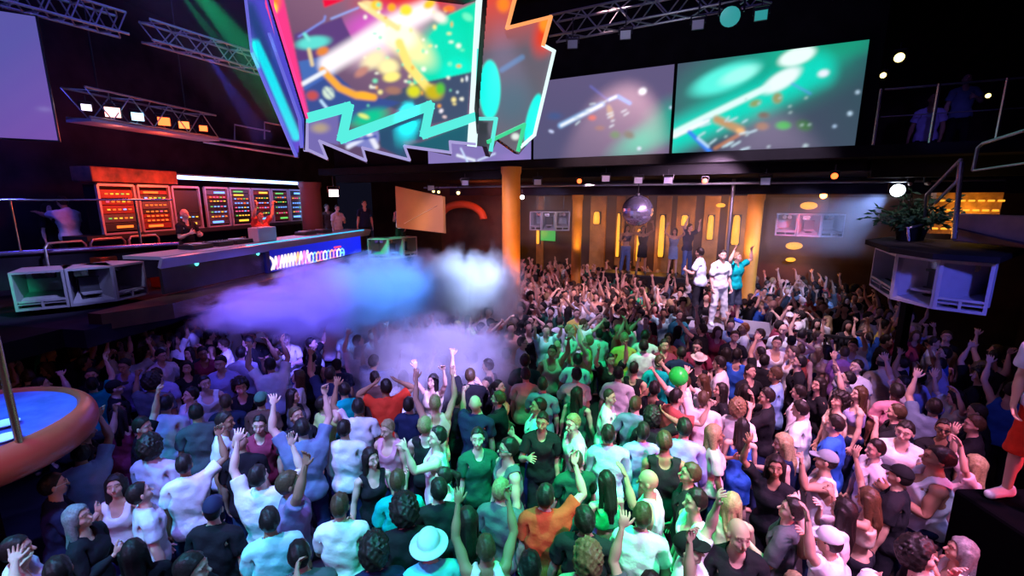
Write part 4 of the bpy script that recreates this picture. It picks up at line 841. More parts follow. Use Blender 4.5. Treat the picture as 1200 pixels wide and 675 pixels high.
# ---- rear wall ------------------------------------------------------------------------------------
def wl(px, py, off=6.72): return on_plane(px, py, W(0, off), E1)
def lamp(px, y0, y1, lab, w=.16, m=AMBER):
    a, b = wl(px, y1), wl(px, y0); h = b.z-a.z; t = empty('wall_lamp', a, lab, 'wall lamp', 'amber wall lamps')
    MB().lathe([(w*.4, 0), (w*.5, h*.06), (w*.5, h*.5), (w*.42, h*.92), (w*.25, h)], a-E1*.12, n=14).build('glowing_shade', m, t, True)
    MB().box(a+V3(0, 0, h/2)-E1*.0, (w*1.2, .05, h*1.05), E2, E1, UP, .01).build('back_plate', DARKMET, t)
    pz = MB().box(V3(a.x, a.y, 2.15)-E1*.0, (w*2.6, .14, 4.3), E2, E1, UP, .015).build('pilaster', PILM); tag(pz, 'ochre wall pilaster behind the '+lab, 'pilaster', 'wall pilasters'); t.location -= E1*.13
    return a+V3(0, 0, h/2)-E1*.45
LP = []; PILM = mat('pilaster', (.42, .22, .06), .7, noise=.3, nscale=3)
for px, y0, y1, lab, w in [(532, 257, 272, 'small amber lamp nearest the ochre panel', .2), (552, 254, 271, 'middle one of three small amber lamps below the orange arch', .2), (569, 253, 268, 'small amber lamp left of the front yellow pillar', .18), (585, 272, 300, 'tall thin amber lamp against the front pillar', .12),
                           (701, 248, 262, 'short amber lamp left of the mirror ball', .24), (725, 250, 300, 'tall amber lamp just left of the mirror ball', .12), (749, 268, 305, 'amber lamp directly under the mirror ball', .16), (775, 252, 300, 'tall amber lamp right of the mirror ball', .2),
                           (803, 252, 264, 'short amber lamp behind the far arm raising dancers', .24), (832, 252, 280, 'amber lamp left of the steel pole', .2), (861, 252, 286, 'amber lamp between the steel pole and the rear pillar', .24), (633, 262, 285, 'amber lamp under the centre speaker cluster', .12)]:
    LP.append(lamp(px, y0, y1, lab, w))
for px, y0, y1, lab in [(947, 236, 246, 'round amber glow lamp above the rear right speakers'), (930, 283, 292, 'oval amber lamp low behind the right crowd'), (926, 301, 306, 'lower oval amber lamp behind the right crowd'), (845, 238, 243, 'flat amber lamp at the gallery above the dancers')]:
    q = wl(px, (y0+y1)/2); o = MB().ball(q-E1*.2, .2 if y1-y0 > 6 else .12, 16, 10, (1.4, .5, .6)).build('wall_lamp', AMBER, smooth=True); tag(o, lab, 'wall lamp', 'oval amber lamps'); LP.append(q-E1*.5)
def arc(px, py, r0, r1, t, lab, m):
    c = at(px, py, t); v = []; f = []
    pts = [c+E2*(r0*math.cos(a))+UP*(r0*.55*math.sin(a)) for a in np.linspace(0, PI, 20)]
    return tag(MB().tube(pts, r1, 10).build('arch', m, smooth=True), lab, 'arch')
arc(541, 256, .95, .14, 17.0, 'orange red arch on the rear wall left of the front pillar', mat('orange_arch', (.7, .13, .03), .6))
GS = MB().box(wl(642, 276)-E1*.1, (.75, .04, .42), E2, E1, UP); o = GS.build('green_sign', em('green_glow', (.03, .55, .10), .8)); tag(o, 'small glowing green sign under the centre speaker cluster', 'sign')
pa, pb, pc2, pd = at(465, 267, 12.6), at(520, 273, 11.9), at(519, 230, 11.9), at(463, 218, 12.6)
r = MB().prism([pa, pb, pc2, pd], (pb-pa).cross(pd-pa).normalized(), .1).build('ochre_panel', PANELM); tag(r, 'large ochre wall panel with a pale diagonal streak behind the booth', 'panel')
n_ = (pb-pa).cross(pd-pa).normalized(); o = MB().bar(on_plane(474, 262, pa, n_)+n_*.008, on_plane(512, 241, pa, n_)+n_*.008, .03, .01).build('diagonal_streak', mat('pale_streak', (.7, .55, .35), .4)); o.parent = r
c = W(-11.5, 5.0); tag(rbox('booth_partition', c, 3.6, .2, 0, 4.7, mat('brown_partition', (.16, .07, .03), .7, noise=.3, nscale=2)), 'brown partition wall behind the far end of the DJ counter', 'partition')
o = boxlamp(at(391, 226, 13.6), 'pink white box lamp on the wall past the equipment racks', em('pink_lamp', (1, .6, .7), 9), .3, None)
# ---- right balconies --------------------------------------------------------------------------------
r = empty('balcony_railing', W(2.5, .1)+V3(0, 0, 5.16), 'dark steel railing of the upper balcony beside the wide screen', 'railing')
MB().tube([W(.35, .1)+V3(0, 0, 6.18), W(5.4, .1)+V3(0, 0, 6.18)], .02, 8).tube([W(.35, .1)+V3(0, 0, 5.7), W(5.4, .1)+V3(0, 0, 5.7)], .012, 8).build('handrail', ALU, r, True)
for s in (.3, 1.12, 2.0, 2.9, 3.9): MB().tube([W(s, .1)+V3(0, 0, 5.1), W(s, .1)+V3(0, 0, 6.2)], .03, 8).build('post', CHROME, r, True)
struct(rbox('trim_8', W(3.0, 3.9), 5.2, .2, 5.16, 9, mat('dark_brick', (.06, .025, .015), .8, noise=.5, nscale=6)))
BRP = V3(7.95, 5.1, 0)
tag(MB().prism([at(1119, 266, 6.2), at(1215, 288, 5.1), V3(8.6, 4.6, 3.62), V3(8.6, 7.6, 3.62), at(1119, 266, 6.6)], UP, .02).build('balcony_floor', DARKWALL), 'dark underside of the near right balcony', 'floor slab')
pa, pb = zc(at(1119, 260, 6.3), 3.62), zc(at(1225, 270, 5.2), 3.62); dd_ = (pb-pa).normalized(); nn_ = V3(-dd_.y, dd_.x, 0)
tag(MB().box((pa+pb)/2+V3(0, 0, .19)+nn_*.08, ((pb-pa).length, .16, .38), dd_, nn_, UP, .02).build('balcony_ledge', mat('brown_ledge', (.22, .12, .10), .6, noise=.3, nscale=4)), 'brown ledge of the near balcony behind the speaker shelf', 'ledge')
r = empty('stair_railing', pa, 'tubular steel stair railing beside the potted plant', 'railing')
def rl(px, py, t): return at(px, py, t)
MB().tube([rl(1064, 268, 7.0), rl(1083, 262, 7.0), rl(1086, 228, 6.8), rl(1125, 188, 6.2)], .022, 8).tube([rl(1096, 238, 6.6), rl(1122, 212, 6.2), rl(1126, 186, 6.2)], .022, 8).build('stair_rail', ALU, r, True)
MB().tube([rl(1118, 280, 6.1), rl(1127, 190, 6.1)], .03, 8).build('post', CHROME, r, True); MB().tube([rl(1065, 283, 7.0), rl(1064, 266, 7.0)], .02, 8).build('post', CHROME, r, True)
MB().tube([rl(1140, 200, 5.9), rl(1146, 173, 5.8), rl(1152, 168, 5.7), rl(1210, 150, 5.0)], .02, 8).tube([rl(1140, 200, 5.9), rl(1210, 190, 5.0)], .015, 8).build('upper_rail', ALU, r, True)
# amber stacked bottles / brick niche
t = empty('amber_niche', at(1130, 262, 8.2), 'glowing amber brick niche between the plant and the near balcony', 'niche')
p0 = at(1128, 250, 8.4); MB().box(p0, (.9, .3, .75), E2, E1, UP).build('niche_back', mat('amber_brick', (.5, .24, .05), .7, noise=.4, nscale=10), t)
for i in range(4):
    for j in range(7): MB().box(p0+E2*(-.4+.13*j+(.05 if i % 2 else 0))+UP*(-.28+.17*i)-E1*.17, (.09, .03, .035), E2, E1, UP, .008).build('amber_light', AMBER, t); NICHE = p0-E1*.5
# pipes under the gallery and behind the sculpture
for d_, z_, lab in ((.9, 4.55, 'thin pipe under the gallery nearest the screens'), (2.1, 4.6, 'thin pipe under the gallery before the rear beam')):
    tag(MB().tube([W(-11, d_)+V3(0, 0, z_), W(2.5, d_)+V3(0, 0, z_)], .028, 8).build('ceiling_pipe', ALU, smooth=True), lab, 'pipe', 'pipes under the gallery')
r = empty('ceiling_rail', at(300, 165, 11.5), 'dim blue lit rails hanging behind the left foot of the video sculpture', 'rail')
MB().tube([at(238, 160, 11), at(350, 176, 12.5)], .03, 8).tube([at(238, 166, 11), at(350, 184, 12.5)], .03, 8).build('long_rail', ALU, r, True)
g = MB()
for x0, y0 in ((275, 146), (310, 143)): g.tube([at(x0, y0+20, 11.6), at(x0, y0, 11.6), at(x0+42, y0+8, 12)], .022, 8)
g.build('bracket', ALU, r, True)
# potted plant
plp = at(1068, 268, 7.3); r = empty('potted_plant', plp, 'bushy dark green potted plant on the speaker shelf below the floodlight', 'plant')
MB().lathe([(.14, -.35), (.2, -.05), (.22, 0), (.2, 0)], plp+V3(0, 0, .02), n=20).build('pot', BLACK, r, True)
g = MB(); gs = MB(); rp = random.Random(9)
for i in range(46):
    a_ = rp.uniform(0, 2*PI); L = rp.uniform(.35, .75); el = rp.uniform(.15, 1.4); d = V3(math.cos(a_)*math.cos(el), math.sin(a_)*math.cos(el), math.sin(el)); e = plp+d*L
    gs.tube([plp, plp+d*L*.6+V3(0, 0, .04), e], .006, 5)
    for j in range(9):
        b_ = plp+d*L*(.35+.08*j)+V3(rp.uniform(-.04, .04), rp.uniform(-.04, .04), rp.uniform(-.03, .05)); q = V3(rp.uniform(-1, 1), rp.uniform(-1, 1), rp.uniform(-.6, .5)).normalized(); sd = q.orthogonal().normalized(); up_ = q.cross(sd)*.012; w = .028; l_ = .14
        g.raw([b_, b_+q*l_*.5+sd*w+up_, b_+q*l_, b_+q*l_*.5-sd*w+up_, b_+q*l_*.5-up_*1.0], [(0, 1, 4), (1, 2, 4), (2, 3, 4), (3, 0, 4), (0, 3, 1), (1, 3, 2)])
gs.build('stems', mat('stem', (.05, .05, .02), .7), r); g.build('leaves', mat('leaf', (.018, .075, .025), .8, noise=.3, nscale=4, spec=.1), r)
# small cups / balloon
bq = at(795, 441, 5.6); r = empty('balloon', bq, 'bright green balloon held up above the crowd', 'balloon')
MB().ball(bq, .115, 28, 18, (1, 1, 1.06)).build('skin', mat('green_balloon', (.03, .85, .08), .25, emit=(.0, .5, .03), estr=.0), r, True); MB().lathe([(.006, 0), (.016, -.02), (.004, -.025)], bq-V3(0, 0, .115), n=10).build('knot', mat('green_balloon'), r, True)
OBST = [(PLT.x, PLT.y, 1.15), (-.02, 11.6, .5), (2.12, 14.95, .4), (6.72, 12.75, .4), (5.75, 12.1, .3), (PC.x, PC.y, .5), (BAR.x, BAR.y, .75), (BAR.x+E2.x*1.1, BAR.y+E2.y*1.1, .75), (BAR.x-E2.x*1.1, BAR.y-E2.y*1.1, .75), (RP.x, RP.y, .75), ((b0.x+b1.x)/2, (b0.y+b1.y)/2, .6)]
# ------------------------------------------------------------------ the crowd: the people one can make out, as seen in the photograph
# x y facing arms hair top bottom [extra] | short phrase used to find others by   (facing B away, F towards us, L left, R right)
PEOPLE = '''
60 566 R db short navy.tee k w|the person with white sunglasses
12 642 R dh short white.tee k
99 600 R db longgrey black.longsleeve k
135 567 F dd long white.tank n b
172 571 R dd short greywhite.tee n |the person in a printed white tee
157 640 B dd long black.tee k
68 664 B dd short black.tee k
245 596 B dd capn black.tee n |the person in a navy cap
224 660 R bd short black.tee k
210 546 B dv short white.tee n
320 598 B dd short teal2.tee n |the person in a pale teal polo
357 650 B dd short grey.tee k
397 672 B dd short black.tee k
398 588 B bb brown white.tee n
334 566 R du brown greyp.tee n |the person in a grey purple tee
306 556 B uv short white.tee n
435 534 F dd long black.tank n |the long haired person in a black vest
472 562 B dd brown teal.tee n |the person in a teal tee
488 612 B dd afro black.tee k
446 648 B dd afro navy.tee k
492 637 B dd hatcyan cyan.tee n |the person in a pale sun hat
485 672 B dd capred red.tee n
523 556 L db pony white.tank n
556 645 B uu brown pinkw.tank n |the person in a vest with both fists up
582 580 B dd blond grey.tee n
543 603 B dd long black.tee k
630 577 B dv short red.tee n |the person in an orange red tee
607 652 B dd short salmon.tank n
560 672 B dd blond white.tee n
684 538 B dd buzz dgreen.tee k |the shaven person in a dark green tee
720 563 B dd long green.croptop k |the person in a green strapless top
686 606 B dd short black.tee k
668 650 B dd afrobr cream.tee n
765 553 L vd bald white.tank n |the bald person in a white vest
762 606 B bd brown white.tee n |the person in a tight white tee
806 632 R uo capk white.tee n |the person in a black cap
824 589 L dd short white2.tank n
857 587 B dd longblond cream.tank n
882 628 F dd bald black.tee k |the bald person in black
919 590 L bd short grey.shirt j |the person in a grey open neck shirt
910 668 B dd longblond cream.tee n
984 592 L wB long white.tee n
984 640 L uB capw white.tee n |the person in a white cap with raised hands
1000 668 B dd capw2 white.tee n
956 531 L wd capg white.tank j |the person in a grey cap
934 522 L db longblond navy.tank n |the person with curly blond hair
972 491 L dd short blue.tee j |the person in a blue polo
1013 517 L dd short pinkwhite.tee n |the person in a pink lit white tee
1093 541 L bd short whitevest.tank n |the broad person in a white vest
1024 578 L wu longbr cream.croptop k |the person in a cream cropped top
1088 648 R BB afro black.tank k
1125 641 L Bd longgr white.tank k
1046 557 L dd capk black.tee k
935 455 L dd short white.longsleeve n
908 465 L BB short black.tee n |the person in black clapping hands
945 480 L dd short white2.tee n
980 467 L dd afro cream.tank k
1012 460 L dd longbr lav.croptop n |the long haired person in a lavender top
870 499 B dd long blue.dress k |the person in a blue dress
858 474 B dd afrobr white.tee n
838 505 R bd longblond pinkw.tee n |the blond person in a striped white top
803 499 B dd short lavs.longsleeve n |the person in a striped purple shirt
824 467 B ud brown pinkw.tee n
746 508 B dd short lavs.tee n
770 514 B dd brown black.tank k
788 549 L dd brown black.tee k
741 472 B dd brown greyb.tee n |the person in a grey blue tee
759 486 B dh afro black.tee k
713 499 B dd short teal2.longsleeve n
709 462 R dd buzz white.tee n
769 454 B fd short black.tank k
797 462 R dw short red2.tee k
683 462 B dd long dgreen.tank k
656 492 F db short black.tee k
675 494 L dd blond pinkw.tee n
630 476 L bd short whitecy.tee n |the person in a patterned pale shirt
595 522 L dd short grey.tank n g|the person in a grey vest
560 512 F dd short dgreen.tee k |the person in a dark green tee
557 471 B wd bald navy.tee k |the balding person in a navy tee
527 468 B dd short black.tee k
501 487 B bd blond black.tank k
498 468 B uu blond cream.tank n
468 457 B hh short red.tee k |the person with hands on head
482 471 B dd short navy.tee k
456 498 F dd blond pink.tank n
509 509 L wb short white.tank n
522 589 B dd short black.tee k
404 499 B dd short white.longsleeve n |the person in a long white shirt
419 475 B ud short white.tee n
403 455 B dd short teal.tee k
438 441 B dd short brown.tee n
355 501 B uu short greyb.tee n |the person in a slate tee with arms up
350 482 F dd brown black.tee k
307 493 F db short maroon.tee k
305 466 B dd capgr brown.tee k
371 475 R dh short yellowg.tee n
260 491 R dd short white3.tee n
341 439 L dd longbr white.tee n
284 449 F db afro black.tee k |the person with a big curly mop
258 470 B dd buzz navy.tee k
237 478 B dd short grey.tee k
194 471 B dd short lavw.tee n |the person in a pale lavender tee
216 463 L dd short white.tee k
240 446 F dd short white.tank k |the person in a white vest below the booth
187 414 F dd short white.shirt k
187 435 F dd short lav.tee k
112 436 F bd short black.tee k
141 425 F dd short lav.tee k
98 501 R wd buzz black.tee k
92 527 B du short blue2.tee n
137 484 B dd long maroon.dress k |the person in a maroon dress
164 497 R ud short black.tee k
178 519 B dd afro lavw.tee n
134 452 R dd capk black.tee k
76 468 B dd short black.tee k
258 423 F dd short lav.tee k
219 428 F dd long black.tee k
237 411 F dd short maroon.tee k
322 426 B uu short white.tee n
386 437 B ud short navy.tee k
420 411 B uu short white.tee n
585 361 B uu short greyb.tee n |the person in a blue tee by the column
622 374 F hd short black.tee k
588 399 R dd short white.tee k
611 399 R dd short white.tee k g
596 415 B dd brown cream.tank k
613 419 B dd short dgreen.tee k
616 437 B dd short cream.tee k
676 366 F dd buzz yellow.shirt n |the person in an open yellow shirt
701 371 F ud short white.tank k
757 373 F vv short whitecy.tee k
797 368 F dd short tealb.tee k |the person in a dark teal tee
786 406 F dd short maroon.tee k
797 412 B dd short navy.tee k
766 422 B dd brown teal.tee k
749 430 B dd short black.tank k
675 420 B dd short teal2.tee k
646 410 F ud short cream.tank k
687 397 L ud blond yellowg.tank k
716 420 F uu short black.tee k
734 396 B dd blond yellow.tee k
752 401 B dd short white.tee k
725 437 B dd short white.tee k
699 346 F vv short bare.bare y |the bare chested person nearest the yellow pillar
733 338 F hd short bare.bare y
762 347 F vv short green.shirt y |the person in an open green shirt
747 333 B dd short green.tee k
621 332 R dd short white.longsleeve n |the person in a long white top
650 352 B dw short white.tee k
797 343 F dd short white.shirt k |the seated looking person in an open white shirt
832 375 F dd afro blue.dress k |the person in a blue sundress
870 326 R dd blond orange.tee k
888 335 L dd short lav.tee n
895 331 R dd buzz tealb.tank j
906 328 R dd blond white.tee k
872 383 L dw red white.tee n |the red haired person in white
893 391 L dd brown pinkw.tee k
917 384 F bd bald white.tee n |the bald person with sunglasses
907 398 F dd short white.tank k
938 408 B bd buzz red2.tank k
853 424 L dd short white.tee n
874 434 F dd short black.tee k
873 455 B dd long black.tee k
846 455 L dd long black.tee k
868 414 B dd short blue.tank k
893 420 B ud short black.tee k
913 438 L dd brown blue2.tee k
937 422 L dd short black.tee k
815 418 B dd straw black.tank k |the person in a straw hat
967 345 F dd short stripe.tee k
993 352 F bB long black.tee k
950 378 F dd capw maroon.tee k |the person in a white baseball cap
935 358 L dd brown cream.tee k
1034 379 R ud short yellow.tee k |the person in a yellow top
1003 427 F dd short white.tee k
990 411 B dd buzz purple.tee k
1036 424 B dd capb cream.shirt k
1075 438 B uu short lav.tank k
1045 456 B dd short pink.tee k
1106 499 F db short black.tee k s
1141 494 L BB brown black.tee k
1050 480 L Bd brown black.tee k
1095 475 B ud short greyb.tee k
1150 430 B uu afrobr black.tee k
1185 455 B ud short blue.tank k
'''
COL = dict(white=(.82, .82, .84), white2=(.8, .86, .86), white3=(.62, .72, .85), whitecy=(.62, .8, .84), whitevest=(.72, .78, .88), greywhite=(.66, .7, .78), pinkwhite=(.86, .74, .84),
  pinkw=(.85, .62, .66), pink=(.75, .3, .42), black=(.012, .012, .016), navy=(.012, .02, .065), blue=(.03, .13, .6), blue2=(.25, .45, .8), teal=(.0, .42, .4), teal2=(.42, .78, .8), tealb=(.03, .25, .33),
  cyan=(.15, .75, .85), red=(.75, .05, .02), red2=(.45, .08, .07), salmon=(.75, .32, .25), orange=(.7, .28, .08), grey=(.10, .11, .13), greyp=(.22, .17, .34), greyb=(.16, .22, .36),
  dgreen=(.01, .08, .05), green=(.03, .45, .2), yellow=(.7, .58, .12), yellowg=(.5, .6, .2), cream=(.62, .5, .38), brown=(.10, .05, .045), maroon=(.25, .03, .07), lav=(.4, .36, .7), lavw=(.6, .6, .82), lavs=(.36, .3, .66),
  purple=(.35, .16, .5), stripe=(.3, .4, .5), bare=(.5, .3, .2))
CNAME = dict(white='white', white2='white', white3='pale blue', whitecy='pale patterned', whitevest='white', greywhite='printed white', pinkwhite='pink lit white', pinkw='pale pink', pink='pink', black='black', navy='navy', blue='blue',
  blue2='light blue', teal='teal', teal2='pale teal', tealb='dark teal', cyan='cyan', red='red', red2='dark red', salmon='salmon', orange='orange', grey='dark grey', greyp='grey purple', greyb='slate blue', dgreen='dark green',
  green='green', yellow='yellow', yellowg='yellow green', cream='cream', brown='brown', maroon='maroon', lav='lavender', lavw='pale lavender', lavs='purple', purple='purple', stripe='grey', bare='bare')
HAIRS = {'short': ('short', (.015, .01, .009), 'dark hair'), 'brown': ('short', (.07, .04, .02), 'brown hair'), 'blond': ('short', (.32, .22, .11), 'fair hair'), 'red': ('short', (.25, .07, .02), 'red hair'),
  'long': ('long', (.015, .01, .009), 'long dark hair'), 'longbr': ('long', (.09, .045, .02), 'long brown hair'), 'longblond': ('long', (.42, .3, .15), 'long blond hair'), 'longgrey': ('long', (.2, .22, .22), 'long fair hair'),
  'longgr': ('long', (.2, .18, .18), 'long greying hair'), 'afro': ('afro', (.015, .01, .009), 'curly dark hair'), 'afrobr': ('afro', (.2, .12, .06), 'curly fair hair'), 'pony': ('pony', (.02, .012, .01), 'a dark ponytail'),
  'buzz': ('buzz', (.06, .04, .03), 'cropped hair'), 'bald': None, 'capn': ('cap', (.02, .025, .07), 'a navy cap'), 'capk': ('cap', (.012, .012, .014), 'a black cap'), 'capw': ('cap', (.82, .82, .88), 'a white cap'),
  'capw2': ('cap', (.82, .82, .85), 'a clean white cap'), 'capg': ('cap', (.3, .32, .36), 'a grey cap'), 'capred': ('cap', (.5, .03, .04), 'a red cap'), 'capgr': ('cap', (.06, .22, .14), 'a green cap'), 'capb': ('cap', (.25, .2, .15), 'a beige cap'),
  'hatcyan': ('hat', (.62, .85, .9), 'a pale sun hat'), 'straw': ('straw_hat', (.7, .66, .55), 'a straw hat')}
LEGS = {'k': ('trousers', (.012, .012, .018)), 'n': ('trousers', (.02, .035, .12)), 'j': ('trousers', (.08, .13, .3)), 'y': ('shorts', (.1, .35, .2)), 'w': ('trousers', (.8, .8, .8)), 's': ('shorts', (.04, .05, .08)), 'c': ('trousers', (.35, .3, .22))}
TOPN = {'tee': 'tee', 'shirt': 'open shirt', 'tank': 'vest', 'dress': 'dress', 'croptop': 'cropped top', 'longsleeve': 'long sleeved shirt', 'bare': 'chest'}
FACE = {'B': 0., 'L': PI/2, 'R': -PI/2, 'F': PI}
FEM = ('long', 'longbr', 'longblond', 'longgrey', 'longgr', 'pony')
SKINS = [(.70, .42, .33), (.62, .36, .27), (.76, .50, .40), (.52, .29, .20), (.34, .18, .11), (.68, .40, .30)]
def armphrase(a):
    up = [c in 'uvopw' for c in a]
    if a == 'hh': return 'both hands on head'
    if 'h' in a: return 'a hand on the head'
    if all(up): return 'both arms raised'
    if any(up): return 'one arm raised'
    if 'B' in a: return 'hands by the face'
    if 'b' in a or 'f' in a: return 'arm bent forward'
    return ''
def mkspec(x, y, face, arms, hk, top, leg, extra='', z=0., loc=None, yaw=None, scale=None, r=rnd):
    cn, tk = top.split('.'); f = 1 if (hk in FEM or tk in ('dress', 'croptop')) else 0
    if tk == 'bare': cn = 'bare'
    s = scale or (r.uniform(.87, .93) if f else r.uniform(.92, 1.0))
    if loc is None:
        p = at_z(x, y, z+1.70*s); loc = (p.x, p.y, z)
    va = -math.atan2(loc[0], loc[1])*.8
    yw = (va + FACE[face] + r.uniform(-.35, .35)) if yaw is None else yaw
    sk = SKINS[r.randrange(6)] if r.random() < .75 else SKINS[0]
    H = HAIRS[hk]; hl = []
    if H:
        if H[0] in ('cap', 'hat', 'straw_hat'): hl = [('buzz', (.015, .01, .01)), (H[0], H[1])]
        else: hl = [(H[0], H[1])]
    return dict(loc=loc, yaw=yw, scale=s, wide=r.uniform(.88, .99), f=f, arms=arms, head=(r.uniform(-.12, .22), r.uniform(-.35, .35), r.uniform(-.08, .08)), top=(tk, COL[cn]), legs=LEGS[leg], hair=hl, skin=sk,
                lean=r.uniform(-.06, .12), sway=r.uniform(-.07, .07), twist=r.uniform(-.2, .2), glasses=('w' if extra == 'w' else 'd' if extra in ('g', 's') else None),
                desc=(cn, tk, hk, arms, face), px=(x, y), z=z)
def attr_phrase(sp):
    cn, tk, hk, arms, face = sp['desc']; H = HAIRS[hk]; h = H[2] if H else 'a bald head'
    t = 'bare chested person' if tk == 'bare' else f"person in {'an' if CNAME[cn][0] in 'aeio' else 'a'} {CNAME[cn]} {TOPN[tk]}"
    return t, h, armphrase(arms)
specs = []; rc = random.Random(11)
for line in PEOPLE.strip().splitlines():
    a, _, tagp = line.partition('|'); w = a.split(); x, y = float(w[0]), float(w[1])
    sp = mkspec(x, y, w[2], w[3], w[4], w[5], w[6], w[7] if len(w) > 7 else '', r=rc); sp['anchor'] = tagp.strip() or None; sp['hand'] = True
    if tagp.startswith('the broad'): sp['scale'] = 1.0; sp['wide'] = 1.2
    specs.append(sp)
# fill the gaps between them, everywhere the dance floor is packed
def pt_in(poly, x, y):
    c = False; n = len(poly)
    for i in range(n):
        x1, y1 = poly[i]; x2, y2 = poly[i-1]
        if (y1 > y) != (y2 > y) and x < (x2-x1)*(y-y1)/(y2-y1)+x1: c = not c
    return c
FLOORPX = [(-40, 760), (-40, 620), (35, 600), (85, 545), (90, 490), (55, 455), (10, 452), (-30, 440), (-30, 400), (60, 398), (120, 392), (190, 375), (300, 350), (420, 330), (560, 318), (600, 308), (690, 304), (780, 308), (880, 306), (960, 318), (1040, 345), (1120, 392), (1175, 400), (1165, 470), (1130, 560), (1140, 640), (1190, 690), (1200, 760)]
pts = [(s['loc'][0], s['loc'][1]) for s in specs]; auto = []
cell = {}
def near(x, y, d):
    for i in range(int(x//.6)-1, int(x//.6)+2):
        for j in range(int(y//.6)-1, int(y//.6)+2):
            for q in cell.get((i, j), ()):
                if (q[0]-x)**2+(q[1]-y)**2 < d*d: return True
    return False
for q in pts: cell.setdefault((int(q[0]//.6), int(q[1]//.6)), []).append(q)
TOPS_L = ['black.tee']*5+['white.tee']*5+['navy.tee']*3+['lav.tee', 'grey.tee', 'blue.tee', 'lavw.tee', 'white.tank', 'black.tank', 'maroon.tee', 'teal.tee', 'white3.tee', 'greyb.tee']
TOPS_C = ['black.tee']*4+['white.tee']*5+['dgreen.tee']*2+['cream.tank', 'white.tank', 'grey.tee', 'teal2.tee', 'yellowg.tank', 'pinkw.tee', 'salmon.tee', 'red2.tee', 'greyb.tee', 'bare.bare', 'black.tank', 'white.shirt']
TOPS_R = ['black.tee']*6+['white.tee']*5+['pinkw.tee', 'lav.tee', 'cream.tank', 'pink.tank', 'maroon.tee', 'greyb.tee', 'blue.tee', 'red2.tee', 'white.shirt', 'white.tank', 'grey.tee', 'navy.tee']
HS = ['short']*9+['brown']*3+['long']*3+['longbr', 'longblond', 'blond', 'afro', 'buzz', 'bald', 'pony', 'capk']
AR = ['dd']*9+['bd', 'db', 'bb', 'uu', 'ud', 'du', 'vv', 'wd', 'dw', 'vd', 'uB', 'pd', 'dh']
AR2 = ['dd']*3+['uu', 'ud', 'du', 'vv', 'wd', 'pu', 'uv', 'pp', 'vd', 'uB', 'bd', 'up', 'ww']
for k in range(26000):
    x, y = rc.uniform(-9.5, 15), rc.uniform(2.0, 18.5)
    px, py, d = proj(np.array([[x, y, 1.7]])); px, py = float(px[0]), float(py[0])
    if not pt_in(FLOORPX, px, py): continue
    if near(x, y, .52 if d[0] < 6 else .47 if d[0] < 9 else .43): continue
    if (V3(x, y, 0)-FP).dot(E1) > 6.1 or math.hypot(x, y) < 2.6: continue
    cell.setdefault((int(x//.6), int(y//.6)), []).append((x, y))
    tops = TOPS_L if px < 420 else TOPS_C if px < 800 else TOPS_R
    far = py < 400
    face = rc.choice('BBBBLR' if px < 450 else 'BBLLRF' if px < 800 else 'LLLLBF') if not far else rc.choice('LLBFFR')
    hk = rc.choice(HS)
    sp = mkspec(px, py, face, rc.choice(AR2 if far and 420 < px < 780 or rc.random() < .2 else AR), hk, rc.choice(tops), rc.choice('kknnjs'), loc=(x, y, 0), r=rc)
    sp['anchor'] = None; sp['hand'] = False; specs.append(sp)
# nudge people apart a little so that bodies do not share the same spot
P = np.array([[s['loc'][0], s['loc'][1]] for s in specs])
for it in range(40):
    D = P[:, None]-P[None]; R = np.sqrt((D**2).sum(2))+np.eye(len(P))*9; m = R < .42
    push = (D/R[..., None]*(.42-R)[..., None]*.25*m[..., None]).sum(1); P += push
for s, q in zip(specs, P):
    s['loc'] = (float(q[0]), float(q[1]), s['z'])
    a, b, d = proj(np.array([[q[0], q[1], 1.7*s['scale']]])); s['px'] = (float(a[0]), float(b[0])); s['d'] = float(d[0])
CENTRE = None
print('people', len(specs))
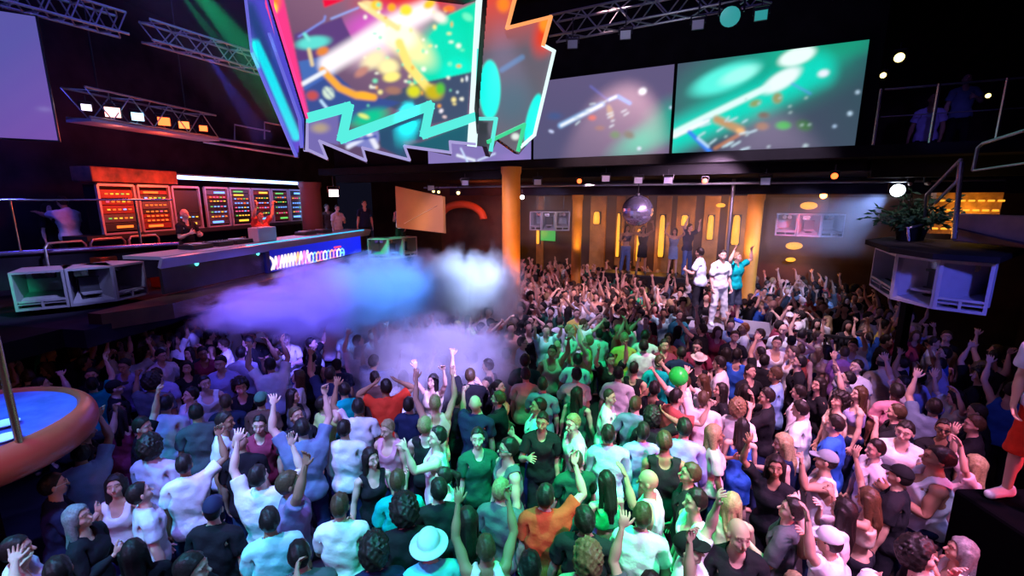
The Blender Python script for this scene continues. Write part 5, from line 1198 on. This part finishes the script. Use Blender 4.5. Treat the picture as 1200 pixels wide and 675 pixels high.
# ------------------------------------------------------------------ people on platforms, balconies and behind the booth
# loc, yaw, arms, hair, top, bottom, label
RAISED = [
 ((PLT.x-.33, PLT.y-.05, 1.3), PI, 'dd', 'short', 'white.shirt', 'w', 'person in an open white shirt and white trousers standing on the platform', (.8, .8, .85)),
 ((PLT.x+.12, PLT.y+.15, 1.3), PI+.3, 'vv', 'blond', 'teal.tee', 's', 'person in a teal tee clapping overhead on the platform', (.05, .1, .7)),
 ((PLT.x-.6, PLT.y+.45, 1.3), .9, 'bd', 'short', 'white3.tee', 'k', 'person in a pale blue tee turned away at the back of the platform', (.1, .1, .1)),
 ((BAR.x-.85, BAR.y+.35, 1.7), PI, 'ob', 'long', 'navy.croptop', 'j', 'dancer in jeans with one arm stretched out under the mirror ball', (.1, .1, .1)),
 ((BAR.x-.35, BAR.y+.1, 1.7), PI-.2, 'vv', 'long', 'black.dress', 'k', 'dancer in a short black dress on the raised bar', (.1, .1, .1)),
 ((BAR.x+.55, BAR.y-.3, 1.7), PI-.3, 'vv', 'long', 'greyb.dress', 'k', 'dancer in a short grey dress on the raised bar', (.1, .1, .1)),
 ((BAR.x+.95, BAR.y-.45, 1.7), PI+.3, 'vu', 'short', 'navy.tee', 'j', 'dancer in a navy tee and pale jeans on the raised bar', (.1, .1, .1)),
 ((4.30, 3.38, 1.66), PI/2+.15, 'wd', 'short', 'lavw.tee', 'r', 'person in long red shorts and white sneakers on the black podium', (.85, .85, .9)),
 (tuple(dj(1.75, 1.15, 2.3)), -2.0, 'bb', 'bald', 'black.tee', 'k', 'bald DJ in black bending over the turntables', None),
 (tuple(dj(3.8, .98, 2.2)), -2.1, 'uu', 'short', 'red2.tee', 'k', 'red lit DJ with both arms raised behind the counter', None),
 (tuple(dj(7.4, .95, 2.3)), -2.2, 'bd', 'short', 'pinkwhite.tee', 'k', 'person in a white tee behind the far end of the counter', None),
 (tuple(dj(7.9, 1.6, 2.3)), -2.2, 'dd', 'short', 'brown.tee', 'k', 'person in brown by the partition past the counter', None),
 ((-5.0, 15.6, 2.4), -2.6, 'dd', 'short', 'navy.tee', 'k', 'person in navy standing before the brown partition', None),
 ((-3.75, 15.4, 2.4), -2.9, 'db', 'short', 'lavw.tank', 'k', 'person in a blue lit vest beside the ochre panel', None),
 ((-9.05, 9.35, 2.5), 1.3, 'fb', 'short', 'white3.tee', 'k', 'person in a white tee embracing another on the left balcony', None),
 ((-9.5, 9.4, 2.5), -1.4, 'bd', 'long', 'black.tee', 'k', 'dark dressed person embraced on the left balcony', None),
 ((7.05, 5.75, 3.66), 2.6, 'bb', 'short', 'blue2.tee', 'k', 'person in a blue lit tee on the near right balcony', None),
 (tuple(W(1.2, .7)+V3(0, 0, 4.45)), 2.6, 'dd', 'bald', 'lav.tee', 'k', 'blue lit person sitting low on the upper balcony', None),
 (tuple(W(1.9, 1.6)+V3(0, 0, 4.95)), 2.6, 'bd', 'short', 'greyb.tee', 'k', 'person in grey standing on the upper balcony', None),
]
LEGS['r'] = ('shorts', (.65, .03, .01))
raised = []
for loc, yaw, arms, hk, top, leg, lab, shoes in RAISED:
    sp = mkspec(0, 0, 'B', arms, hk, top, leg, z=loc[2], loc=tuple(loc), yaw=yaw, r=rc); sp['shoes'] = shoes; sp['label'] = lab; raised.append(sp)
raised[7]['legs'] = ('shorts', (.65, .03, .01))
# ------------------------------------------------------------------ choose who stands out of the crowd, label them
for s in specs:                         # keep clear of platforms and pillars
    x, y, z = s['loc']
    for ox, oy, orr in OBST:
        d = math.hypot(x-ox, y-oy)
        if d < orr+.22:
            if d < 1e-3: d = 1e-3
            k = (orr+.24)/d; x, y = ox+(x-ox)*k, oy+(y-oy)*k
    s['loc'] = (x, y, z); a, b, d = proj(np.array([[x, y, 1.7*s['scale']]])); s['px'] = (float(a[0]), float(b[0])); s['d'] = float(d[0])
inview = [s for s in specs if -15 < s['px'][0] < 1215 and s['px'][1] < 700 and s['d'] > 1.5]
inview.sort(key=lambda s: s['d'])
NIND = 300-len(raised)
hand = [s for s in inview if s['hand']]; autos = [s for s in inview if not s['hand']]
indiv = sorted(hand+autos[:max(0, NIND-len(hand))], key=lambda s: s['d'])
if len(indiv) > NIND: indiv = indiv[:NIND]
ids = {id(s) for s in indiv}; crowd = [s for s in specs if id(s) not in ids]
anch = [s for s in indiv if s['anchor']]
THINGS = [(-.02, 11.6, 'the front yellow pillar'), (PLT.x, PLT.y, 'the dance platform'), (PC.x, PC.y, 'the round podium'), (RP.x, RP.y, 'the black corner podium')]
A = [(s['loc'][0], s['loc'][1], s['anchor'], id(s)) for s in anch]+[(x, y, n, 0) for x, y, n in THINGS]
used = set()
def relation(s, a):
    dx, dy = s['loc'][0]-a[0], s['loc'][1]-a[1]; rr_ = math.hypot(a[0], a[1]); ux, uy = a[0]/rr_, a[1]/rr_
    fwd = dx*ux+dy*uy; rt = dx*uy-dy*ux; d = math.hypot(dx, dy)
    w = ('behind' if fwd > 0 else 'in front of') if abs(fwd) > abs(rt) else ('right of' if rt > 0 else 'left of')
    return (('just ' if d < .9 else '') + w), d
def make_label(s):
    t, h, ar = attr_phrase(s); cand = sorted([a for a in A if a[3] != id(s)], key=lambda a: math.hypot(a[0]-s['loc'][0], a[1]-s['loc'][1]))
    if s.get('anchor'):
        own = s['anchor'].replace('the ', '', 1); own = own[0].lower()+own[1:]
        tail = f", {ar}" if ar and len(own.split()) < 11 else ''
        lab = own+tail; k = cand[0]; rel, _ = relation(s, k)
        l2 = f"{own} {rel} {k[2]}"
        for l in (l2, lab): 
            if 4 <= len(l.split()) <= 16 and l not in used: return l
    for k in cand[:10]:
        rel, d = relation(s, k)
        for mid in ((f" with {h}", ), (f" with {h}, {ar}", ) if ar else (), (f" with {ar}", ) if ar else ()):
            for m_ in mid:
                l = f"{t}{m_} {rel} {k[2]}"
                if len(l.split()) <= 16 and l not in used: return l
    return ' '.join(f"{t} with {h} {relation(s, cand[11])[0]} {cand[11][2]}".split()[:16])
for s in indiv: s['label'] = make_label(s); used.add(s['label'])
for i, s in enumerate(indiv):
    lod = 0 if s['d'] < 7 else 1 if s['d'] < 12 else 2
    place_person(s, lod, s['label'], 'dancers packed on the dance floor')
for s in raised:
    g = 'people raised above the crowd' if s['z'] < 2 else 'people on the balconies and in the booth'
    place_person(s, 0 if s['z'] != 1.7 else 1, s['label'], g)
# everyone else: one mass
VV, FF, CC = [], [], []; off = 0
fcache = {}
for s in crowd:
    pieces, M, T = person(s, 2); Rz = np.array(Matrix.Rotation(s['yaw'], 3, 'Z')); L = np.array(s['loc'])
    for name, key, col in pieces:
        me, v = posed(key, 2, M, T); k = key
        if k not in fcache:
            n = len(me.polygons); ls = np.empty(n, np.int32); me.polygons.foreach_get('loop_total', ls); lv = np.empty(len(me.loops), np.int32); me.loops.foreach_get('vertex_index', lv); fcache[k] = (ls, lv)
        ls, lv = fcache[k]; v = v@Rz.T+L; VV.append(v); FF.append((ls, lv+off)); off += len(v)
        c = np.ones((len(v), 4)); c[:, :3] = col; CC.append(c)
if VV:
    V_ = np.concatenate(VV).astype(np.float32); ls = np.concatenate([f[0] for f in FF]); lv = np.concatenate([f[1] for f in FF]); st = np.concatenate([[0], np.cumsum(ls)[:-1]]).astype(np.int32)
    me = bpy.data.meshes.new('crowd'); me.vertices.add(len(V_)); me.vertices.foreach_set('co', V_.ravel()); me.loops.add(len(lv)); me.loops.foreach_set('vertex_index', lv.astype(np.int32)); me.polygons.add(len(ls)); me.polygons.foreach_set('loop_start', st); me.update(calc_edges=True)
    ca = me.color_attributes.new('dress', 'FLOAT_COLOR', 'POINT'); ca.data.foreach_set('color', np.concatenate(CC).astype(np.float32).ravel()); me.polygons.foreach_set('use_smooth', [True]*len(me.polygons))
    me.materials.append(mat('crowd', attr='dress', rough=.75, spec=.3)); o = bpy.data.objects.new('crowd', me); C.objects.link(o); tag(o, 'dense far crowd of small dancers filling the back of the floor', 'crowd', kind='stuff')
print('individuals', len(indiv)+len(raised), 'mass', len(crowd))
# ------------------------------------------------------------------ smoke
def volume_mat(name, dens, col, scale, thr, aniso=.2, seed=0., tc_scale=(1, 1, 1)):
    m = bpy.data.materials.new(name); m.use_nodes = True; nt = m.node_tree; N = nt.nodes; L = nt.links; N.clear(); out = N.new('ShaderNodeOutputMaterial'); pv = N.new('ShaderNodeVolumePrincipled')
    pv.inputs['Color'].default_value = (*col, 1); pv.inputs['Anisotropy'].default_value = aniso
    tc = N.new('ShaderNodeTexCoord'); mp = N.new('ShaderNodeMapping'); mp.inputs['Location'].default_value = (seed, seed, 0); nz = N.new('ShaderNodeTexNoise'); nz.inputs['Scale'].default_value = scale; nz.inputs['Detail'].default_value = 4; nz.inputs['Roughness'].default_value = .6
    L.new(tc.outputs['Object'], mp.inputs[0]); L.new(mp.outputs[0], nz.inputs['Vector'])
    # soft fall-off toward the edge of the puff (unit sphere space)
    ln = N.new('ShaderNodeVectorMath'); ln.operation = 'LENGTH'; L.new(tc.outputs['Object'], ln.inputs[0])
    fo = N.new('ShaderNodeMapRange'); fo.inputs[1].default_value = 1.0; fo.inputs[2].default_value = .15; fo.inputs[3].default_value = 0; fo.inputs[4].default_value = 1; L.new(ln.outputs['Value'], fo.inputs[0])
    ad = N.new('ShaderNodeMath'); ad.operation = 'ADD'; L.new(nz.outputs['Fac'], ad.inputs[0]); sc = N.new('ShaderNodeMath'); sc.operation = 'MULTIPLY'; sc.inputs[1].default_value = .36; L.new(fo.outputs[0], sc.inputs[0]); L.new(sc.outputs[0], ad.inputs[1])
    mr = N.new('ShaderNodeMapRange'); mr.inputs[1].default_value = thr; mr.inputs[2].default_value = thr+.16; mr.inputs[3].default_value = 0; mr.inputs[4].default_value = dens; L.new(ad.outputs[0], mr.inputs[0])
    mu = N.new('ShaderNodeMath'); mu.operation = 'MULTIPLY'; L.new(mr.outputs[0], mu.inputs[0]); L.new(fo.outputs[0], mu.inputs[1]); L.new(mu.outputs[0], pv.inputs['Density']); L.new(pv.outputs[0], out.inputs['Volume']); return m
SM = volume_mat('smoke', 9.0, (.94, .94, .97), 1.5, .60)
SM2 = volume_mat('smoke_thin', 5.0, (.94, .94, .97), 1.7, .63, seed=3.)
PUFF = [(300, 364, 8.4, 1.5, .62), (368, 356, 8.7, 1.6, 1.15), (440, 345, 9.2, 1.5, 1.2), (510, 338, 9.8, 1.45, 1.15), (565, 335, 10.2, 1.1, 1.1)]
PUFF2 = [(500, 418, 7.4, 1.4, 1.1), (560, 420, 7.5, 1.1, .95), (455, 430, 7.4, .95, .85), (588, 345, 10.1, .75, 1.4)]
for lst, m, lab in ((PUFF, SM, 0), (PUFF2, SM2, 1)):
    for i, (px, py, t, rw, rh) in enumerate(lst):
        me = bpy.data.meshes.new('smoke_cloud'); bm = bmesh.new(); bmesh.ops.create_icosphere(bm, subdivisions=3, radius=1); bm.to_mesh(me); bm.free(); me.materials.append(m)
        o = bpy.data.objects.new('smoke_cloud', me); C.objects.link(o); o.location = at(px, py, t); o.scale = (rw, rw*.8, rh)
        tag(o, ['drifting smoke, ' , 'thinner smoke, '][lab]+[['tapering tip below the booth front', 'thick blue part below the sign', 'rolling part past the sign', 'bright part before the ochre panel', 'pale end near the front pillar'], ['low over the raised hands', 'right edge above the balding dancer', 'left edge over the crowd', 'rising against the front pillar']][lab][i], 'smoke', 'fog from the smoke machine', 'stuff')
# ------------------------------------------------------------------ light
def spot(p, tgt, col, e, ang=40, blend=.6, size=.12, name='light'):
    l = bpy.data.lights.new(name, 'SPOT'); l.energy = e; l.color = col; l.spot_size = math.radians(ang); l.spot_blend = blend; l.shadow_soft_size = size
    o = bpy.data.objects.new(name, l); C.objects.link(o); o.location = p; d = Vector(tgt)-Vector(p); o.rotation_euler = d.to_track_quat('-Z', 'Y').to_euler(); return o
def point(p, col, e, size=.1):
    l = bpy.data.lights.new('light', 'POINT'); l.energy = e; l.color = col; l.shadow_soft_size = size; o = bpy.data.objects.new('light', l); C.objects.link(o); o.location = p; return o
def area(p, tgt, col, e, sx, sy):
    l = bpy.data.lights.new('light', 'AREA'); l.shape = 'RECTANGLE'; l.size = sx; l.size_y = sy; l.energy = e; l.color = col; o = bpy.data.objects.new('light', l); C.objects.link(o); o.location = p; d = Vector(tgt)-Vector(p); o.rotation_euler = d.to_track_quat('-Z', 'Y').to_euler(); return o
def gp(px, py, z=1.5): return at_z(px, py, z)
SPOTS = [  # position, target, colour, energy, angle
 ((-3.0, .5, 8.2), gp(300, 620), (.20, .42, 1), 3500, 40), ((-4.2, 3.0, 8.2), gp(170, 520), (.10, .12, 1), 2000, 38), ((-2.5, 3, 8.4), gp(400, 510), (.38, .26, 1), 3300, 32),
 ((-6.0, 2.0, 7.5), gp(90, 610), (.03, .68, .9), 2600, 36), ((-1.0, .0, 8.5), gp(460, 620), (.04, .66, .95), 2200, 25), ((-5.5, 4, 8), gp(220, 430), (.14, .06, 1), 400, 40), ((-5.0, -.5, 4.6), gp(260, 600), (.8, .14, .8), 380, 50),
 ((.5, 3.5, 8.6), gp(655, 530), (.0, 1, .34), 8500, 30), ((1.0, 6, 8.5), gp(715, 410), (.0, 1, .34), 3600, 24), ((.3, .5, 8.3), gp(600, 620), (.03, .90, .42), 2600, 27), ((1.6, 3, 8.6), gp(745, 560), (.0, 1, .36), 4200, 22),
 ((3.0, .2, 8.4), gp(880, 600), (.82, .46, 1), 4000, 33), ((4.5, 1.5, 8.2), gp(980, 540), (1, .30, .68), 4600, 37), ((5.5, .3, 8.0), gp(1060, 600), (.66, .50, 1), 1500, 34), ((3.5, 4.5, 8.5), gp(890, 450), (1, .48, .74), 5000, 35),
 ((7.0, .4, 4.0), gp(1050, 600), (1, .03, .05), 1500, 34), ((4.2, 8, 8.4), gp(890, 370), (.95, .66, 1), 4200, 36), ((1.8, 8.8, 8.4), gp(720, 335), (1, .54, .60), 6500, 40), ((0.0, 7.5, 8.4), gp(620, 370), (.64, .50, 1), 3200, 32),
 ((4.3, 9.2, 4.9), (3.9, 14.5, 1.5), (.95, .55, .85), 1300, 100), ((-1.8, 9.4, 4.9), gp(600, 330), (.85, .5, .9), 700, 70), ((5, 6, 8.4), PLT+V3(0, 0, 2.2), (.9, .84, 1), 1300, 16), ((7.0, 7.0, 8.2), gp(1010, 420), (.8, .48, .80), 1000, 34),
 ((7.5, 3.2, 7.0), gp(1110, 560), (.30, .24, 1), 450, 40), ((2.0, 12.3, 4.6), (4.2, 15.2, 2.6), (.9, .6, .75), 160, 70)]
for p_, t_, c_, e_, a_ in SPOTS: spot(p_, t_, c_, e_*.72, a_)
spot((2.5, -1.5, 6.6), (1.5, 7, 1.2), (.6, .3, 1), 260, 95, .8, .4)
# booth
RL = (1, .07, .02)
for s in (1.2, 2.4): area(dj(s, 1.5, 4.6), dj(s, RK, 3.7), RL, 26, .5, .2)
area(dj(4.5, 1.2, 4.7), dj(4.5, RK, 3.7), (1, .08, .10), 22, 1.5, .3); point(dj(3.6, .5, 4.5), (1, .10, .03), 95, .15); point(dj(1.9, .75, 4.3), (1, .10, .04), 35, .15)
area(dj(5.1, RK-.22, 4.66), dj(5.1, 1.0, 3), (.25, .35, 1), 45, 4.6, .1)
spot((-3.9, 7.0, 7.5), dj(4.8, -.3, 2.6), (.05, .45, 1), 700, 26, .6)
# blue and cyan floods that fill the smoke, from the side, above the heads
spot((-1.6, 4.6, 4.9), at(330, 360, 8.8), (.15, .11, 1), 6500, 32, .7); spot((-.4, 6.3, 5.0), at(440, 340, 9.3), (.07, .28, 1), 7000, 30, .7)
spot((.6, 7.6, 4.9), at(540, 338, 10.2), (.40, .58, 1), 5200, 28, .8); spot((.6, 4.2, 4.6), at(520, 425, 7.2), (.40, .34, 1), 3900, 30, .8); spot((-1.6, 8.0, 6.2), at(450, 318, 9.5), (.0, .8, .9), 3000, 24, .8)
spot((-6.6, 6.2, 6.6), dj(.8, .3, 3.2), (.6, .55, 1), 330, 40); spot((-5.6, 6.4, 5.4), (-8.3, 7.6, 2.8), (.42, .42, .95), 480, 36); spot((-6.6, 5.8, 3.4), (-8.6, 7.35, 2.5), (.02, 1, .45), 130, 26)
point((-9.0, 8.2, 5.2), (.10, .10, 1), 35, .2); spot((-7.9, 6.4, 5.6), (-9.0, 9.35, 3.6), (.25, .32, 1), 320, 30)
# rear
for q in LP: point(q, (1, .38, .04), 14, .15)
spot((.5, 10.6, 1.6), (-.02, 11.6, 3.4), (1, .36, .05), 300, 70); spot((2.2, 13.9, 2.2), (2.12, 14.95, 3.4), (1, .52, .08), 130, 60); spot((6.1, 11.8, 2.4), (6.72, 12.75, 3.4), (1, .48, .08), 170, 60); spot((-1.6, 10.4, 4.4), (-.02, 11.6, 2.9), (1, .2, .25), 100, 40)  # unseen spots without fixtures, added to warm the pillars
spot((-2.3, 11.0, 3.6), (-3.0, 12.6, 3.8), (1, .55, .2), 70, 70); point((-.9, 15.5, 4.2), (1, .14, .04), 50, .2); point((-5.4, 12.5, 4.2), (1, .1, .10), 16, .2)
spot(at(965, 232, 11.7), at(940, 262, 13.2), (1, .04, .03), 900, 34); spot((7.2, 10.6, 4.3), (7.7, 13.0, 3.4), (.7, .7, 1), 90, 60); spot((.9, 13.0, 4.3), at(645, 256, 16), (.65, .7, 1), 160, 50)
point(at(930, 268, 15.5), (1, .30, .05), 30, .3)
spot((4.4, 2.6, 4.6), (5.3, 5.7, 3.1), (.09, .12, 1), 420, 40, .4); point(NICHE, (1, .5, .05), 9, .1); spot((5.4, 3.2, 7.2), (7.05, 5.75, 4.8), (.12, .18, 1), 170, 26); spot((5.6, 5.6, 5.6), tuple(W(1.4, .7)+V3(0, 0, 5.4)), (.2, .15, 1), 70, 24)
spot((3.2, 2.2, 6.5), (4.4, 3.4, 2.6), (.65, .6, 1), 110, 24); spot((4.3, .9, 4.6), (4.4, 3.4, 2), (1, .2, .15), 35, 30)
spot((-3.2, 2.2, 6.8), (-4.9, 3.7, 2.2), (.16, .18, 1), 620, 32); spot((-3.0, 1.6, 3.4), (-4.1, 3.0, 2.05), (1, .30, .15), 40, 60)
# trusses catch blue light
spot((-5, 4, 5.5), (-7, 8, 7.2), (.18, .24, 1), 170, 60); spot((1.5, 6.5, 6.0), (2.5, 8.3, 7.3), (.6, .6, .8), 50, 80)
# beams in the haze under the roof and under the gallery
def haze(p, size, x, y, z, dens, label):
    o = MB().box(p, size, x, y, z).build('haze', hz, None); tag(o, label, 'haze', kind='stuff'); return o
hz = bpy.data.materials.new('haze'); hz.use_nodes = True; nt = hz.node_tree; nt.nodes.clear(); o_ = nt.nodes.new('ShaderNodeOutputMaterial'); v_ = nt.nodes.new('ShaderNodeVolumeScatter'); v_.inputs['Density'].default_value = .035; v_.inputs['Color'].default_value = (1, 1, 1, 1); v_.inputs['Anisotropy'].default_value = .1; nt.links.new(v_.outputs[0], o_.inputs['Volume'])
ga, gb = at(188, -60, 7.6), at(345, 125, 10.2); gd = (gb-ga).normalized(); gs_ = gd.cross(V3(0, 1, 0)).normalized()
haze((ga+gb)/2, ((gb-ga).length+.2, 2.2, 1.6), gd, gs_, gd.cross(gs_), .04, 'thin haze under the roof that shows the green beam')
spot(ga+gd*.05, gb, (.0, 1, .38), 3600, 17, .25, .05); spot(ga+gd*.05-gs_*.2, gb-gs_*.5, (.0, 1, .4), 3000, 7, .4, .03)
spot(at(240, 60, 8.6), at(300, 150, 9.8), (.06, .10, 1), 1500, 16, .5, .04)
ha = at(985, 262, 11.5); haze(ha, (3.2, 4.8, 1.3), E2, E1, UP, .04, 'thin haze under the gallery lit by the white floodlight')
spot(HB+V3(-.1, .1, -.05), at(930, 300, 12.6), (.28, .42, 1), 1500, 60, .6, .12)
area((0, 7, 8.9), (0, 7, 0), (.22, .14, .95), 80, 14, 12)  # broad purple fill added to lift the blacks, no such fixture
point((-7.3, 10.0, 5.35), (1, .08, .03), 18, .1); point((-7.4, 9.0, 5.4), (1, .2, .15), 8, .1)
spot((3.2, 7.5, 4.5), MBL, (.6, .5, 1), 120, 14); spot((1.2, 9.5, 3.0), MBL, (.9, .5, .8), 30, 20)  # bare spots added to brighten the mirror ball
hb = W(-3.2, 3.2)+V3(0, 0, 3.55); haze(hb, (11.5, 4.9, 1.5), E2, E1, UP, .02, 'thin haze under the gallery around the mirror ball')
area((-6.5, 8.5, 8.8), (-9, 9, 4), (.12, .10, .8), 60, 4, 4)  # unseen blue fill added so the left wall shows
w = bpy.data.worlds.new('night'); bpy.context.scene.world = w; w.use_nodes = True; w.node_tree.nodes['Background'].inputs[0].default_value = (.004, .004, .010, 1); w.node_tree.nodes['Background'].inputs[1].default_value = 1
sc = bpy.context.scene; vs = sc.view_settings; vs.view_transform = 'Standard'; vs.look = 'None'; vs.gamma = 1; vs.exposure = 0; vs.use_curve_mapping = False
cy = sc.cycles; cy.use_denoising = True; cy.max_bounces = 5; cy.diffuse_bounces = 2; cy.glossy_bounces = 2; cy.transmission_bounces = 2; cy.volume_bounces = 3; cy.volume_step_rate = 1.5; cy.volume_max_steps = 128; cy.caustics_reflective = False; cy.caustics_refractive = False; cy.sample_clamp_indirect = 4; cy.use_light_tree = True
